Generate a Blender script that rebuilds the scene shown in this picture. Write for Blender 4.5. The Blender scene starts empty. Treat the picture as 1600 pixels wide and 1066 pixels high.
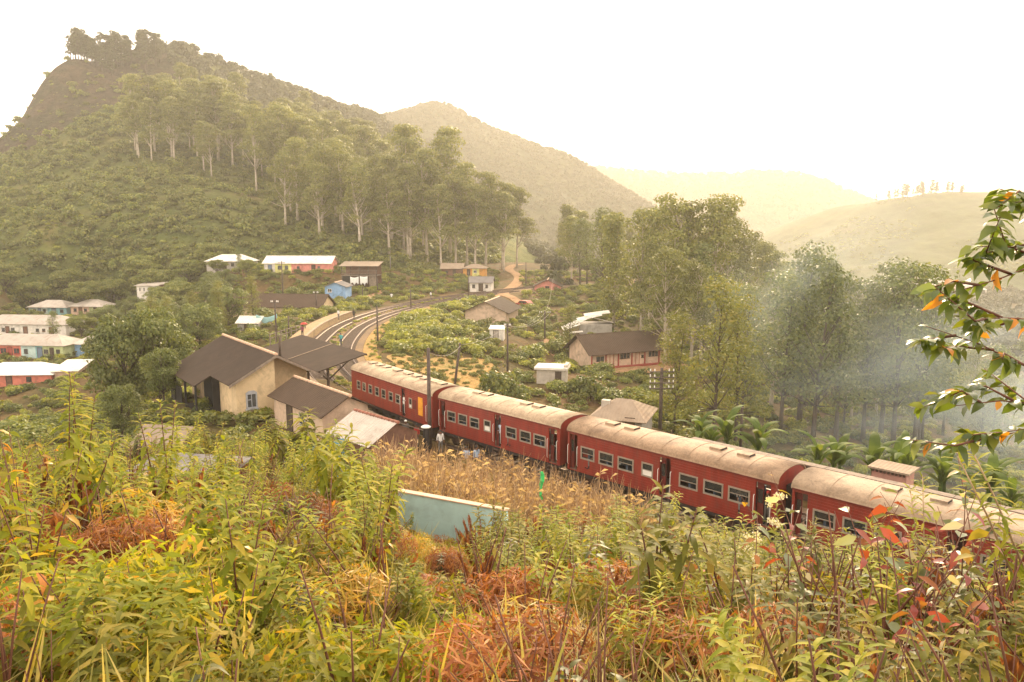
import bpy, bmesh, math, random
import numpy as np
from mathutils import Vector, Matrix, Euler

S = bpy.context.scene
C = S.collection
# ------------------------------------------------------------------ camera
cam = bpy.data.cameras.new('camera'); cam.lens = 27.0; cam.sensor_width = 36.0
cam.clip_start = 0.05; cam.clip_end = 9000
camo = bpy.data.objects.new('camera', cam); C.objects.link(camo)
camo.location = (0, 0, 15.5); camo.rotation_euler = (math.radians(90 - 8.53), 0, 0)
S.camera = camo
# ------------------------------------------------------------------ sky, sun, exposure
SUN_EL, SUN_AZ = math.radians(25), math.radians(14)      # low sun ahead, a little to the right
w = bpy.data.worlds.new('World'); S.world = w; w.use_nodes = True
nt = w.node_tree; nt.nodes.clear()
sky = nt.nodes.new('ShaderNodeTexSky'); sky.sky_type = 'NISHITA'; sky.sun_disc = False
sky.sun_elevation = SUN_EL; sky.sun_rotation = SUN_AZ
sky.altitude = 1300; sky.air_density = 1.0; sky.dust_density = 6.0; sky.ozone_density = 0.6
veil = nt.nodes.new('ShaderNodeMix'); veil.data_type = 'RGBA'; veil.inputs[0].default_value = 0.72
veil.inputs[7].default_value = (12.2, 10.7, 8.9, 1)      # even bright cloud veil over the whole sky
bg = nt.nodes.new('ShaderNodeBackground'); bg.inputs[1].default_value = 0.15
wo = nt.nodes.new('ShaderNodeOutputWorld')
nt.links.new(sky.outputs[0], veil.inputs[6]); nt.links.new(veil.outputs[2], bg.inputs[0]); nt.links.new(bg.outputs[0], wo.inputs[0])
sl = bpy.data.lights.new('sun', 'SUN'); sl.energy = 3.6; sl.angle = math.radians(3.0); sl.color = (1.0, 0.77, 0.50)
so = bpy.data.objects.new('sun', sl); C.objects.link(so)
sd = Vector((math.sin(SUN_AZ) * math.cos(SUN_EL), math.cos(SUN_AZ) * math.cos(SUN_EL), math.sin(SUN_EL)))
so.rotation_euler = sd.to_track_quat('Z', 'Y').to_euler(); so.location = (60, 240, 130)
S.view_settings.view_transform = 'Standard'; S.view_settings.look = 'None'
S.view_settings.exposure = 0.86; S.view_settings.gamma = 1.0; S.view_settings.use_curve_mapping = False
S.render.engine = 'CYCLES'
cy = S.cycles
cy.use_denoising = True; cy.max_bounces = 6; cy.diffuse_bounces = 3; cy.glossy_bounces = 2; cy.transmission_bounces = 4
cy.transparent_max_bounces = 6; cy.volume_bounces = 1; cy.sample_clamp_indirect = 6.0
cy.volume_step_rate = 2.0; cy.use_adaptive_sampling = True; cy.adaptive_threshold = 0.02
try: cy.denoising_prefilter = 'ACCURATE'
except Exception: pass

# ------------------------------------------------------------------ helpers
RNG = np.random.default_rng(7)
def tag(o, label=None, cat=None, group=None, kind=None):
    if label: o['label'] = label
    if cat: o['category'] = cat
    if group: o['group'] = group
    if kind: o['kind'] = kind
    return o
def link(o, parent=None):
    C.objects.link(o)
    if parent is not None: o.parent = parent
    return o
def empty(name, loc=(0, 0, 0), rz=0.0, scale=1.0):
    o = bpy.data.objects.new(name, None); o.location = loc; o.rotation_euler = (0, 0, rz)
    o.scale = (scale,) * 3; o.empty_display_size = 0.3
    return link(o)
def copy_tree(o, parent=None):
    c = o.copy(); C.objects.link(c); c.parent = parent
    for ch in o.children: copy_tree(ch, c)
    return c
def put(name, me, parent=None, loc=(0, 0, 0), rot=(0, 0, 0), scale=(1, 1, 1)):
    o = bpy.data.objects.new(name, me); o.location = loc; o.rotation_euler = rot; o.scale = scale
    return link(o, parent)

def mesh_np(name, V, F, mat=None, var=None, smooth=False):
    """V (n,3); F list of integer arrays (m,k); var one float per face"""
    V = np.asarray(V, np.float32)
    if not isinstance(F, list): F = [F]
    F = [np.asarray(f, np.int32) for f in F if len(f)]
    me = bpy.data.meshes.new(name)
    nl = sum(f.size for f in F); nf = sum(len(f) for f in F)
    me.vertices.add(len(V)); me.loops.add(nl); me.polygons.add(nf)
    me.vertices.foreach_set('co', V.ravel())
    me.loops.foreach_set('vertex_index', np.concatenate([f.ravel() for f in F]))
    tot = np.concatenate([np.full(len(f), f.shape[1], np.int32) for f in F])
    st = np.concatenate([[0], np.cumsum(tot)[:-1]]).astype(np.int32)
    me.polygons.foreach_set('loop_start', st)
    if smooth: me.polygons.foreach_set('use_smooth', np.ones(nf, bool))
    if var is not None:
        a = me.attributes.new('var', 'FLOAT', 'FACE'); a.data.foreach_set('value', np.asarray(var, np.float32))
    me.update(calc_edges=True); me.validate()
    if mat is not None: me.materials.append(mat)
    return me

class MB:
    """collects shapes into one mesh, with material slots"""
    def __init__(self): self.v = []; self.f = []; self.m = []; self.sm = []
    def add(self, vs, fs, m=0, smooth=False):
        b = len(self.v); self.v += [tuple(p) for p in vs]
        for f in fs: self.f.append([b + i for i in f]); self.m.append(m); self.sm.append(smooth)
        return self
    def box(self, x0, x1, y0, y1, z0, z1, m=0):
        vs = [(x, y, z) for z in (z0, z1) for y in (y0, y1) for x in (x0, x1)]
        return self.add(vs, [(0, 2, 3, 1), (4, 5, 7, 6), (0, 1, 5, 4), (2, 6, 7, 3), (0, 4, 6, 2), (1, 3, 7, 5)], m)
    def hexa(self, q, m=0):     # 8 points: bottom ring then top ring
        return self.add(q, [(3, 2, 1, 0), (4, 5, 6, 7), (0, 1, 5, 4), (1, 2, 6, 5), (2, 3, 7, 6), (3, 0, 4, 7)], m)
    def prism(self, poly, axis, a0, a1, m=0):   # polygon in the other two axes, extruded along axis
        n = len(poly)
        def P(p, a): return (a, p[0], p[1]) if axis == 'x' else ((p[0], a, p[1]) if axis == 'y' else (p[0], p[1], a))
        vs = [P(p, a0) for p in poly] + [P(p, a1) for p in poly]
        fs = [tuple(range(n))[::-1], tuple(range(n, 2 * n))] + [(i, (i + 1) % n, n + (i + 1) % n, n + i) for i in range(n)]
        return self.add(vs, fs, m)
    def tube(self, pts, rad, n=6, m=0, smooth=True):
        pts = [Vector(p) for p in pts]; k = len(pts)
        if not hasattr(rad, '__len__'): rad = [rad] * k
        vs = []
        for i, p in enumerate(pts):
            d = (pts[min(i + 1, k - 1)] - pts[max(i - 1, 0)]).normalized()
            a = d.orthogonal().normalized() if i == 0 else (a - d * a.dot(d)).normalized()
            b = d.cross(a)
            for j in range(n):
                t = 2 * math.pi * j / n; vs.append(p + (a * math.cos(t) + b * math.sin(t)) * rad[i])
        fs = [(i * n + j, i * n + (j + 1) % n, (i + 1) * n + (j + 1) % n, (i + 1) * n + j) for i in range(k - 1) for j in range(n)]
        fs += [tuple(range(n))[::-1], tuple(range((k - 1) * n, k * n))]
        return self.add(vs, fs, m, smooth)
    def lathe(self, prof, n=12, c=(0, 0, 0), m=0, axis='z'):
        vs = []
        for r, z in prof:
            for j in range(n):
                t = 2 * math.pi * j / n; q = (r * math.cos(t), r * math.sin(t), z)
                if axis == 'y': q = (q[0], q[2], q[1])
                if axis == 'x': q = (q[2], q[0], q[1])
                vs.append((c[0] + q[0], c[1] + q[1], c[2] + q[2]))
        k = len(prof)
        fs = [(i * n + j, i * n + (j + 1) % n, (i + 1) * n + (j + 1) % n, (i + 1) * n + j) for i in range(k - 1) for j in range(n)]
        fs += [tuple(range(n))[::-1], tuple(range((k - 1) * n, k * n))]
        return self.add(vs, fs, m, True)
    def mesh(self, name, mats):
        me = bpy.data.meshes.new(name); me.from_pydata(self.v, [], self.f); me.update()
        for mt in (mats if isinstance(mats, (list, tuple)) else [mats]): me.materials.append(mt)
        me.polygons.foreach_set('material_index', self.m); me.polygons.foreach_set('use_smooth', self.sm)
        return me
    def build(self, name, mats, parent=None, **k): return put(name, self.mesh(name, mats), parent, **k)

# lattice value noise for terrain
_H = np.random.default_rng(3).random(65536).astype(np.float64)
def vnoise(x, y):
    xi = np.floor(x).astype(np.int64); yi = np.floor(y).astype(np.int64); fx = x - xi; fy = y - yi
    fx = fx * fx * (3 - 2 * fx); fy = fy * fy * (3 - 2 * fy)
    h = lambda a, b: _H[(a * 7919 + b * 104729 + 12345) % 65536]
    return (h(xi, yi) * (1 - fx) + h(xi + 1, yi) * fx) * (1 - fy) + (h(xi, yi + 1) * (1 - fx) + h(xi + 1, yi + 1) * fx) * fy
def fbm(x, y, o=4):
    s = 0; a = 0.5
    for k in range(o): s = s + a * (vnoise(x * 2 ** k + 17 * k, y * 2 ** k - 9 * k) - 0.5) * 2; a *= 0.5
    return s

# ------------------------------------------------------------------ materials
M = {}
def newmat(name):
    m = bpy.data.materials.new(name); m.use_nodes = True; t = m.node_tree; t.nodes.clear()
    o = t.nodes.new('ShaderNodeOutputMaterial'); M[name] = m
    return m, t, o
def N(t, ty, **k):
    n = t.nodes.new(ty)
    for a, b in k.items(): setattr(n, a, b)
    return n
def ramp(t, stops):
    r = N(t, 'ShaderNodeValToRGB'); e = r.color_ramp.elements
    while len(e) < len(stops): e.new(0.5)
    for q, (p, c) in zip(e, stops): q.position = p; q.color = (*c, 1)
    return r
def noise(t, scale, detail=4, rough=0.6, co=None, dist=0.0):
    n = N(t, 'ShaderNodeTexNoise'); n.inputs['Scale'].default_value = scale; n.inputs['Detail'].default_value = detail
    n.inputs['Roughness'].default_value = rough; n.inputs['Distortion'].default_value = dist
    if co is not None: t.links.new(co, n.inputs['Vector'])
    return n
def mixc(t, fac, a, b, mode='MIX'):
    m = N(t, 'ShaderNodeMix', data_type='RGBA', blend_type=mode)
    for i, v in ((0, fac), (6, a), (7, b)):
        if hasattr(v, 'is_linked'): t.links.new(v, m.inputs[i])
        else: m.inputs[i].default_value = v if not isinstance(v, tuple) else ((*v, 1) if len(v) == 3 else v)
    return m.outputs[2]
def surf(name, col, rough=0.7, vary=0.25, scale=1.5, dirt=None, dirt_amt=0.5, dirt_scale=0.6, metal=0.0, bump=0.0, bscale=20, coat=0.0, spec=0.4, objvar=0.0):
    """painted / plastered / wooden surface: base colour, mottling, stains and fine relief"""
    m, t, o = newmat(name); b = N(t, 'ShaderNodeBsdfPrincipled'); L = t.links.new
    co = N(t, 'ShaderNodeTexCoord').outputs['Object']
    n1 = noise(t, scale, 5, 0.65, co)
    lo = tuple(c * (1 - vary) for c in col); hi = tuple(min(1, c * (1 + vary)) for c in col)
    c = ramp(t, [(0.3, lo), (0.7, hi)]); L(n1.outputs[0], c.inputs[0]); out = c.outputs[0]
    if dirt:
        n2 = noise(t, dirt_scale, 6, 0.7, co, 0.6); f = ramp(t, [(0.48, (0, 0, 0)), (0.72, (dirt_amt,) * 3)])
        L(n2.outputs[0], f.inputs[0]); out = mixc(t, f.outputs[0], out, dirt)
    if objvar:
        oi = N(t, 'ShaderNodeObjectInfo'); h = N(t, 'ShaderNodeHueSaturation')
        mr = N(t, 'ShaderNodeMapRange'); L(oi.outputs['Random'], mr.inputs[0]); mr.inputs[3].default_value = 1 - objvar; mr.inputs[4].default_value = 1 + objvar
        L(mr.outputs[0], h.inputs['Value']); L(out, h.inputs['Color']); out = h.outputs[0]
    L(out, b.inputs['Base Color']); b.inputs['Roughness'].default_value = rough; b.inputs['Metallic'].default_value = metal
    b.inputs['Specular IOR Level'].default_value = spec; b.inputs['Coat Weight'].default_value = coat
    if bump:
        n3 = noise(t, bscale, 5, 0.6, co); bp = N(t, 'ShaderNodeBump'); bp.inputs['Strength'].default_value = bump
        bp.inputs['Distance'].default_value = 0.03; L(n3.outputs[0], bp.inputs['Height']); L(bp.outputs[0], b.inputs['Normal'])
    L(b.outputs[0], o.inputs[0]); return m
def leaf(name, stops, trans=0.4, rough=0.45, spec=0.35, objvar=0.18, tint=(1.0, 0.95, 0.35)):
    """leaf: each leaf takes its own colour from the stops; light passes through"""
    m, t, o = newmat(name); L = t.links.new
    a = N(t, 'ShaderNodeAttribute', attribute_name='var'); r = ramp(t, stops); L(a.outputs['Fac'], r.inputs[0])
    oi = N(t, 'ShaderNodeObjectInfo'); h = N(t, 'ShaderNodeHueSaturation')
    mr = N(t, 'ShaderNodeMapRange'); L(oi.outputs['Random'], mr.inputs[0]); mr.inputs[3].default_value = 1 - objvar; mr.inputs[4].default_value = 1 + objvar
    L(mr.outputs[0], h.inputs['Value']); L(r.outputs[0], h.inputs['Color'])
    p = N(t, 'ShaderNodeBsdfPrincipled'); L(h.outputs[0], p.inputs['Base Color']); p.inputs['Roughness'].default_value = rough
    p.inputs['Specular IOR Level'].default_value = spec
    tl = N(t, 'ShaderNodeBsdfTranslucent'); L(mixc(t, 1.0, h.outputs[0], tuple(1.6 * q for q in tint), 'MULTIPLY'), tl.inputs[0])
    mx = N(t, 'ShaderNodeMixShader'); mx.inputs[0].default_value = trans
    L(p.outputs[0], mx.inputs[1]); L(tl.outputs[0], mx.inputs[2]); L(mx.outputs[0], o.inputs[0]); return m
# ------------------------------------------------------------------ terrain
def tps_fit(A, lam=0.0):
    A = np.array(A, float); X = A[:, :2] / 100.0; n = len(A)
    r2 = ((X[:, None] - X[None]) ** 2).sum(-1)
    K = 0.5 * r2 * np.log(r2 + 1e-12); K[np.diag_indices(n)] = lam
    Pm = np.hstack([np.ones((n, 1)), X]); Z = np.zeros((3, 3))
    sol = np.linalg.solve(np.block([[K, Pm], [Pm.T, Z]]), np.concatenate([A[:, 2], np.zeros(3)]))
    def ev(x, y):
        x = np.asarray(x, float); sh = x.shape; q = np.stack([x.ravel(), np.asarray(y, float).ravel()], 1) / 100.0
        out = np.empty(len(q))
        for i in range(0, len(q), 40000):
            p = q[i:i + 40000]; r = ((p[:, None] - X[None]) ** 2).sum(-1)
            out[i:i + 40000] = (0.5 * r * np.log(r + 1e-12)) @ sol[:n] + sol[n] + p @ sol[n + 1:]
        return out.reshape(sh)
    return ev
GA = [(0,0,13.9),(0,-12,16.2),(-10,0,14.6),(10,0,13.9),(-25,-12,17),(25,-12,15),(-60,-20,12),(60,-20,6),
 (0,4,12.7),(0,8,11.0),(-1,14,8.7),(-1,19,6.5),(-1,24,4.9),(-1,31,2.7),(-4,39,.9),
 (-4,8,11.7),(-7,14,10.1),(-9,20,8.5),(-10,26,6.8),(-11,34,4.2),(-13,44,1.0),(-16,53,0.0),
 (-9,5,13.2),(-12,16,8.4),(-18,22,7.0),(-20,32,4.5),(-25,46,-.6),(-36,62,-4),(-34,30,3),(-45,45,-3),
 (5,8,10.5),(9,9,9.2),(4,14,8.0),(9,15,6.4),(13,15,5.0),(8,21,4.8),(13,22,2.6),(5,28,3.0),(18,17,2.2),(28,8,2.5),(40,0,2),
 (-90,80,-10),(-60,100,-9),(-50,80,-6),(-100,120,-10.5),(-140,160,-9),(-75,118,-9.2),(-80,135,-7.8),(-98,160,-7.3),(-114,195,-7.2),(-128,200,-7),(-102,200,-6.8),(-88,190,-4),
 (-74,200,4.0),(-52,190,3.8),(-36,180,1.6),(-38,165,.6),(-44,141,-1),(-60,140,-4),(-41,120,-.8),(-65,165,-2.5),(-70,180,.5),
 (-14,215,1.4),(-7,185,0),(-4,135,-1.9),(-2,115,-1.6),(9,190,-1),(14,140,-4.6),(17,111,-4.9),(5,90,-3.3),(33,190,.2),(9.5,70,-4),(-7,90,-2),
 (20,55,-2.5),(30,62,-7),(45,80,-10),(34,45,-3),(50,45,-7),(60,120,-14),(30,85,-7),(36,140,-6),(100,200,-20),(100,100,-17),(150,150,-22),(200,400,-28),
 (60,190,-8),(30,250,0),(0,280,2),(100,300,-14),(-130,196,0),(-170,225,3),(-210,250,4),(-60,260,0),(-250,200,-6),(-250,400,-10),(300,250,-26),
 (0,500,-5),(300,650,-32),(-600,600,-20),(600,600,-34),(0,1200,-30),(-1500,1500,-30),(1500,1500,-40),(0,3500,-40),(-3500,3500,-40),(3500,3500,-40),(-300,-100,5),(300,-100,0)]
_base = tps_fit(GA)
TR = np.array([(60,-8),(45,4.6),(33,16.0),(23.4,25.6),(13.9,35.5),(4.3,45.5),(-4.4,54.4),(-8.8,59.6),(-12.6,65.3),(-18.3,75),(-22.6,86),(-25.3,97),(-26.9,110),(-27.3,122),(-25.6,138),(-20.5,157),(-13.5,172),(-3,188),(12,206),(34,226)], float)
def smooth_line(P, n=12):
    out = []
    Q = np.vstack([2 * P[0] - P[1], P, 2 * P[-1] - P[-2]])
    for i in range(1, len(Q) - 2):
        for k in range(n):
            t = k / n; a, b, c, d = Q[i - 1], Q[i], Q[i + 1], Q[i + 2]
            out.append(0.5 * ((2 * b) + (c - a) * t + (2 * a - 5 * b + 4 * c - d) * t * t + (3 * b - a - 3 * c + d) * t ** 3))
    return np.array(out + [P[-1]])
TL = smooth_line(TR)
TT = np.gradient(TL, axis=0); TT /= np.linalg.norm(TT, axis=1)[:, None]
TN = np.stack([TT[:, 1], -TT[:, 0]], 1)          # points to the far side of the train
def sdist(x, y):
    x = np.asarray(x, float); sh = x.shape; q = np.stack([x.ravel(), np.asarray(y, float).ravel()], 1)
    out = np.empty(len(q))
    for i in range(0, len(q), 30000):
        p = q[i:i + 30000]; d = p[:, None] - TL[None]; j = (d ** 2).sum(-1).argmin(1)
        out[i:i + 30000] = (d[np.arange(len(p)), j] * TN[j]).sum(1) + 1e3 * (np.abs((d[np.arange(len(p)), j] * TT[j]).sum(1)) > 6)
    return out.reshape(sh)
def sstep(a, b, x):
    t = np.clip((x - a) / (b - a), 0, 1); return t * t * (3 - 2 * t)
PADS = []      # (x, y, radius, z)
BED_Z = -0.32
def H(x, y):
    x = np.asarray(x, float); y = np.asarray(y, float)
    z = _base(x, y)
    r = np.hypot(x, y)
    z = z + fbm(x / 9.0, y / 9.0, 3) * 0.35 * sstep(4, 14, r) + fbm(x / 60.0, y / 60.0, 3) * 1.2 * sstep(60, 160, r)
    m = (y > -12) & (y < 235) & (np.abs(x) < 90)
    if np.any(m):
        s = np.full(x.shape, 1e3); s[m] = sdist(x[m], y[m])
        wgt = sstep(-8.5, -3.2, s) * (1 - sstep(9.5, 15.0, s))
        z = z * (1 - wgt) + BED_Z * wgt
    for (px, py, rr, pz) in PADS:
        d = np.hypot(x - px, y - py); k = 1 - sstep(rr, rr * 1.6 + 1.5, d)
        z = z * (1 - k) + pz * k
    return z
def h1(x, y): return float(H(np.array([x]), np.array([y]))[0])
PADS += [(-16.5, 57.5, 9.0, 0.0), (-23.0, 68.0, 7.0, 0.0), (-9.2, 49.6, 3.2, 0.1)]
PADS += [(16.4, 113, 9.5, -4.9), (-4.2, 138.5, 6.5, -1.8), (5, 91.5, 3.2, -3.2), (-52.5, 193, 9, 4.0), (-100, 163, 9, -7.4), (-114, 198, 9.5, -7.2), (-84.5, 138, 9, -7.9), (9.5, 70, 4.5, -4.0)]

# colours of the ground
def ground_mat(name, cols, sc=0.08, fine=1.2, bump=0.5, bdist=0.3):
    m, t, o = newmat(name); L = t.links.new; b = N(t, 'ShaderNodeBsdfPrincipled')
    co = N(t, 'ShaderNodeTexCoord').outputs['Object']
    n1 = noise(t, sc, 6, 0.62, co, 0.5); n2 = noise(t, fine, 6, 0.7, co)
    k = len(cols); r1 = ramp(t, [(0.28 + 0.44 * i / (k - 1), c) for i, c in enumerate(cols)]); L(n1.outputs[0], r1.inputs[0])
    r2 = ramp(t, [(0.3, (0.55,) * 3), (0.7, (1.35,) * 3)]); L(n2.outputs[0], r2.inputs[0])
    L(mixc(t, 1.0, r1.outputs[0], r2.outputs[0], 'MULTIPLY'), b.inputs['Base Color']); b.inputs['Roughness'].default_value = 0.95
    b.inputs['Specular IOR Level'].default_value = 0.1
    n3 = noise(t, fine * 1.5, 6, 0.7, co); bp = N(t, 'ShaderNodeBump'); bp.inputs['Strength'].default_value = bump; bp.inputs['Distance'].default_value = bdist
    L(n3.outputs[0], bp.inputs['Height']); L(bp.outputs[0], b.inputs['Normal']); L(b.outputs[0], o.inputs[0]); return m
ground_mat('ground_soil', [(.045, .04, .016), (.085, .065, .024), (.12, .075, .03), (.11, .05, .026)], 0.12, 1.6)
ground_mat('hill_scrub', [(.042, .055, .016), (.075, .092, .024), (.115, .118, .034), (.16, .115, .05)], 0.035, 0.25, 0.8, 1.5)
ground_mat('rock', [(.045, .038, .022), (.10, .07, .045), (.06, .055, .028), (.14, .10, .07)], 0.06, 0.3, 1.0, 4.0)
ground_mat('far_forest', [(.03, .037, .014), (.05, .058, .022), (.08, .075, .03)], 0.02, 0.12, 0.9, 3.0)
ground_mat('tea_green', [(.018, .032, .010), (.038, .056, .016), (.06, .07, .02), (.09, .07, .03)], 0.011, 0.09, 0.5, 1.5)
ground_mat('gravel', [(.13, .09, .06), (.19, .13, .08), (.24, .155, .08)], 0.25, 5.0, 0.5, 0.05)
ground_mat('dry_lawn', [(.20, .15, .045), (.30, .19, .06), (.34, .21, .08), (.13, .13, .03)], 0.14, 3.0, 0.4, 0.08)
ground_mat('red_earth', [(.22, .12, .06), (.32, .19, .10), (.26, .17, .08)], 0.4, 3.0, 0.4, 0.08)
ground_mat('platform_sand', [(.28, .20, .115), (.36, .255, .145), (.22, .16, .095)], 0.35, 4.0, 0.3, 0.03)

def grid_mesh(name, X, Y, Z, mat, smooth=True):
    r, c = X.shape; idx = np.arange(r * c).reshape(r, c)
    F = np.stack([idx[:-1, :-1], idx[:-1, 1:], idx[1:, 1:], idx[1:, :-1]], -1).reshape(-1, 4)
    return mesh_np(name, np.stack([X, Y, Z], -1).reshape(-1, 3), F, mat, smooth=smooth)
ys = [-30.0]
while ys[-1] < 6500: ys.append(ys[-1] + max(0.62, 0.0125 * ys[-1]))
ys = np.array(ys); ss = np.linspace(-1.0, 1.0, 261)
GX = ss[None] * (38 + 1.05 * np.maximum(ys, 0))[:, None]; GY = np.repeat(ys[:, None], len(ss), 1)
tag(put('ground', grid_mesh('ground', GX, GY, H(GX, GY), M['ground_soil'])), kind='structure')

def hill(name, A, x0, x1, y0, y1, nx, ny, mat, amp, sc, lam=0.0, oct=5):
    f = tps_fit(A, lam)
    def hz(x, y): return f(x, y) + fbm(np.asarray(x) / sc + 31, np.asarray(y) / sc + 7, oct) * amp
    X, Y = np.meshgrid(np.linspace(x0, x1, nx), np.linspace(y0, y1, ny))
    tag(put(name, grid_mesh(name, X, Y, hz(X, Y), mat)), kind='structure')
    return hz
MA = [(-252,366,40),(-240,370,56.4),(-236.6,375,61.4),(-229,390,86),(-219,400,98),(-208,410,97),(-195,440,110),(-187,470,117),(-180,490,114),(-166,520,108),(-144,560,100),(-120,620,98),(-95,650,82),(-56,680,44),(0,700,-2),
 (-134,214,6),(-122,217,6),(-102,214,6),(-124,200,-11),(-104,200,-11),(-138,200,-9),(-89,215,8.5),(-69,220,7.5),(-44,215,6),(-23,235,3),(0,280,3),(-183,280,27.5),(-166,290,32.6),(-147,300,38),(-116,285,34),(-92,280,29),(-60,260,19),(-210,350,58),(-204,390,84),(-161,400,80),(-114,400,58),(-82,420,47),(-33,400,22),
 (-160,460,97),(-130,480,86),(-90,520,74),(-40,520,34),(10,420,4),(40,560,-8),(-20,620,20),
 (-262,380,20),(-255,420,52),(-240,470,70),(-230,530,72),(-200,580,70),(-160,640,60),(-120,720,50),(-40,760,0),(-280,360,0),(-290,420,-5),(-290,520,5),(-240,640,0),(-240,280,14),(-230,310,24),(-220,240,-6),(-200,210,-6),(-160,180,-10),(-60,185,-8),(0,215,-10),(-260,330,10),(-280,300,-10),(-120,820,-10),(60,700,-15),(60,420,-12),(40,300,-10),(-300,640,-20),(-200,190,-14),(-240,200,-16),(-290,240,-16),(-130,184,-12),(-100,184,-12)]
mountain_z = hill('mountain', MA, -300, 60, 185, 820, 200, 300, M['hill_scrub'], 3.2, 45)
R2 = [(-260,880,90),(-175,900,130),(-145,950,147),(-88,1000,167),(-32,980,136),(46,950,103),(95,900,77),(146,850,43),(171,800,15),(230,760,-40),
 (-120,800,70),(-30,780,60),(40,740,30),(90,700,-2),(-60,660,10),(0,640,-8),(120,640,-30),(-200,760,40),(-88,1150,60),(46,1100,30),(150,1000,0),(250,900,-50),(-250,1050,60),(60,820,55),(-300,700,0),(0,560,-30),(-100,1300,-30),(-300,1200,0),(250,700,-60),(-20,900,112)]
ridge_z = hill('wooded_ridge', R2, -300, 260, 560, 1250, 150, 180, M['far_forest'], 7, 70)
FA = [(-400,1700,120),(0,1700,143),(180,1700,140),(371,1750,134),(571,1750,134),(680,1700,116),(772,1650,60),(923,1600,15),(1100,1550,-60),
 (0,1300,10),(200,1300,0),(400,1350,-10),(600,1350,-25),(200,1500,70),(450,1550,70),(-300,1350,10),(0,2100,60),(400,2200,60),(800,2100,0),(1200,1900,-80),(0,1100,-60),(600,1100,-70),(1000,1300,-80),(-500,2200,60)]
far_z = hill('far_ridge', FA, -500, 1200, 1100, 2250, 110, 90, M['far_forest'], 12, 140)
TA = [(300,1050,-10),(370,1000,22),(406,950,37),(435,930,44),(472,900,51),(557,850,49),(638,820,51),(760,800,56),(900,780,60),
 (250,700,-34),(336,640,-33),(400,600,-34),(300,820,-16),(420,760,0),(500,700,-2),(470,800,26),(560,640,-22),(620,720,20),(380,860,14),(540,770,18),(700,600,-20),(850,620,0),
 (400,1150,-10),(560,1050,0),(800,1000,10),(250,900,-36),(250,600,-45),(500,540,-48),(900,480,-45),(250,1150,-50)]
tea_z = hill('tea_hill', TA, 230, 900, 500, 1150, 150, 130, M['tea_green'], 9, 75)
hill('distant_hill', [(1300,2600,60),(1491,2600,113),(1700,2600,150),(1910,2600,178),(2200,2600,190),(1400,2200,-60),(2200,2200,-60),(1100,2500,-60),(1500,3000,0),(2300,3000,0),(1150,3000,-60)], 1100, 2300, 2200, 3000, 60, 40, M['tea_green'], 10, 120)

_mo = bpy.data.objects['mountain'].data; _mo.materials.append(M['rock'])     # bare rock on the steep left face
_fc = np.empty(len(_mo.polygons) * 3, np.float32); _mo.polygons.foreach_get('center', _fc); _fc = _fc.reshape(-1, 3)
_rk = (_fc[:, 0] < -176 + fbm(_fc[:, 1] / 14, _fc[:, 2] / 14, 3) * 16 - np.maximum(0, 78 - _fc[:, 2]) * .9) & (_fc[:, 2] > 44 + fbm(_fc[:, 0] / 12, _fc[:, 1] / 12, 3) * 14) & (_fc[:, 1] < 440)
_mo.polygons.foreach_set('material_index', _rk.astype(np.int32))
def LZ(x, y):
    """height of whatever land is on top here"""
    return np.maximum(H(x, y), np.where((np.asarray(y) > 190) & (np.asarray(y) < 815) & (np.asarray(x) < 58), mountain_z(x, y), -1e3))
def strip(name, line, w0, w1, mat, lift, kind='structure', z=None, across=3):
    """sheet draped along a line from offset w0 to w1"""
    P = np.asarray(line, float); T = np.gradient(P, axis=0); T /= np.linalg.norm(T, axis=1)[:, None]; Nn = np.stack([T[:, 1], -T[:, 0]], 1)
    k = np.linspace(0, 1, across); off = w0 + (w1 - w0) * k
    X = P[:, :1] + Nn[:, :1] * off[None]; Y = P[:, 1:2] + Nn[:, 1:2] * off[None]
    Z = (H(X, Y) if z is None else np.full(X.shape, z)) + lift
    return tag(put(name, grid_mesh(name, X, Y, Z, mat)), kind=kind)
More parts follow.
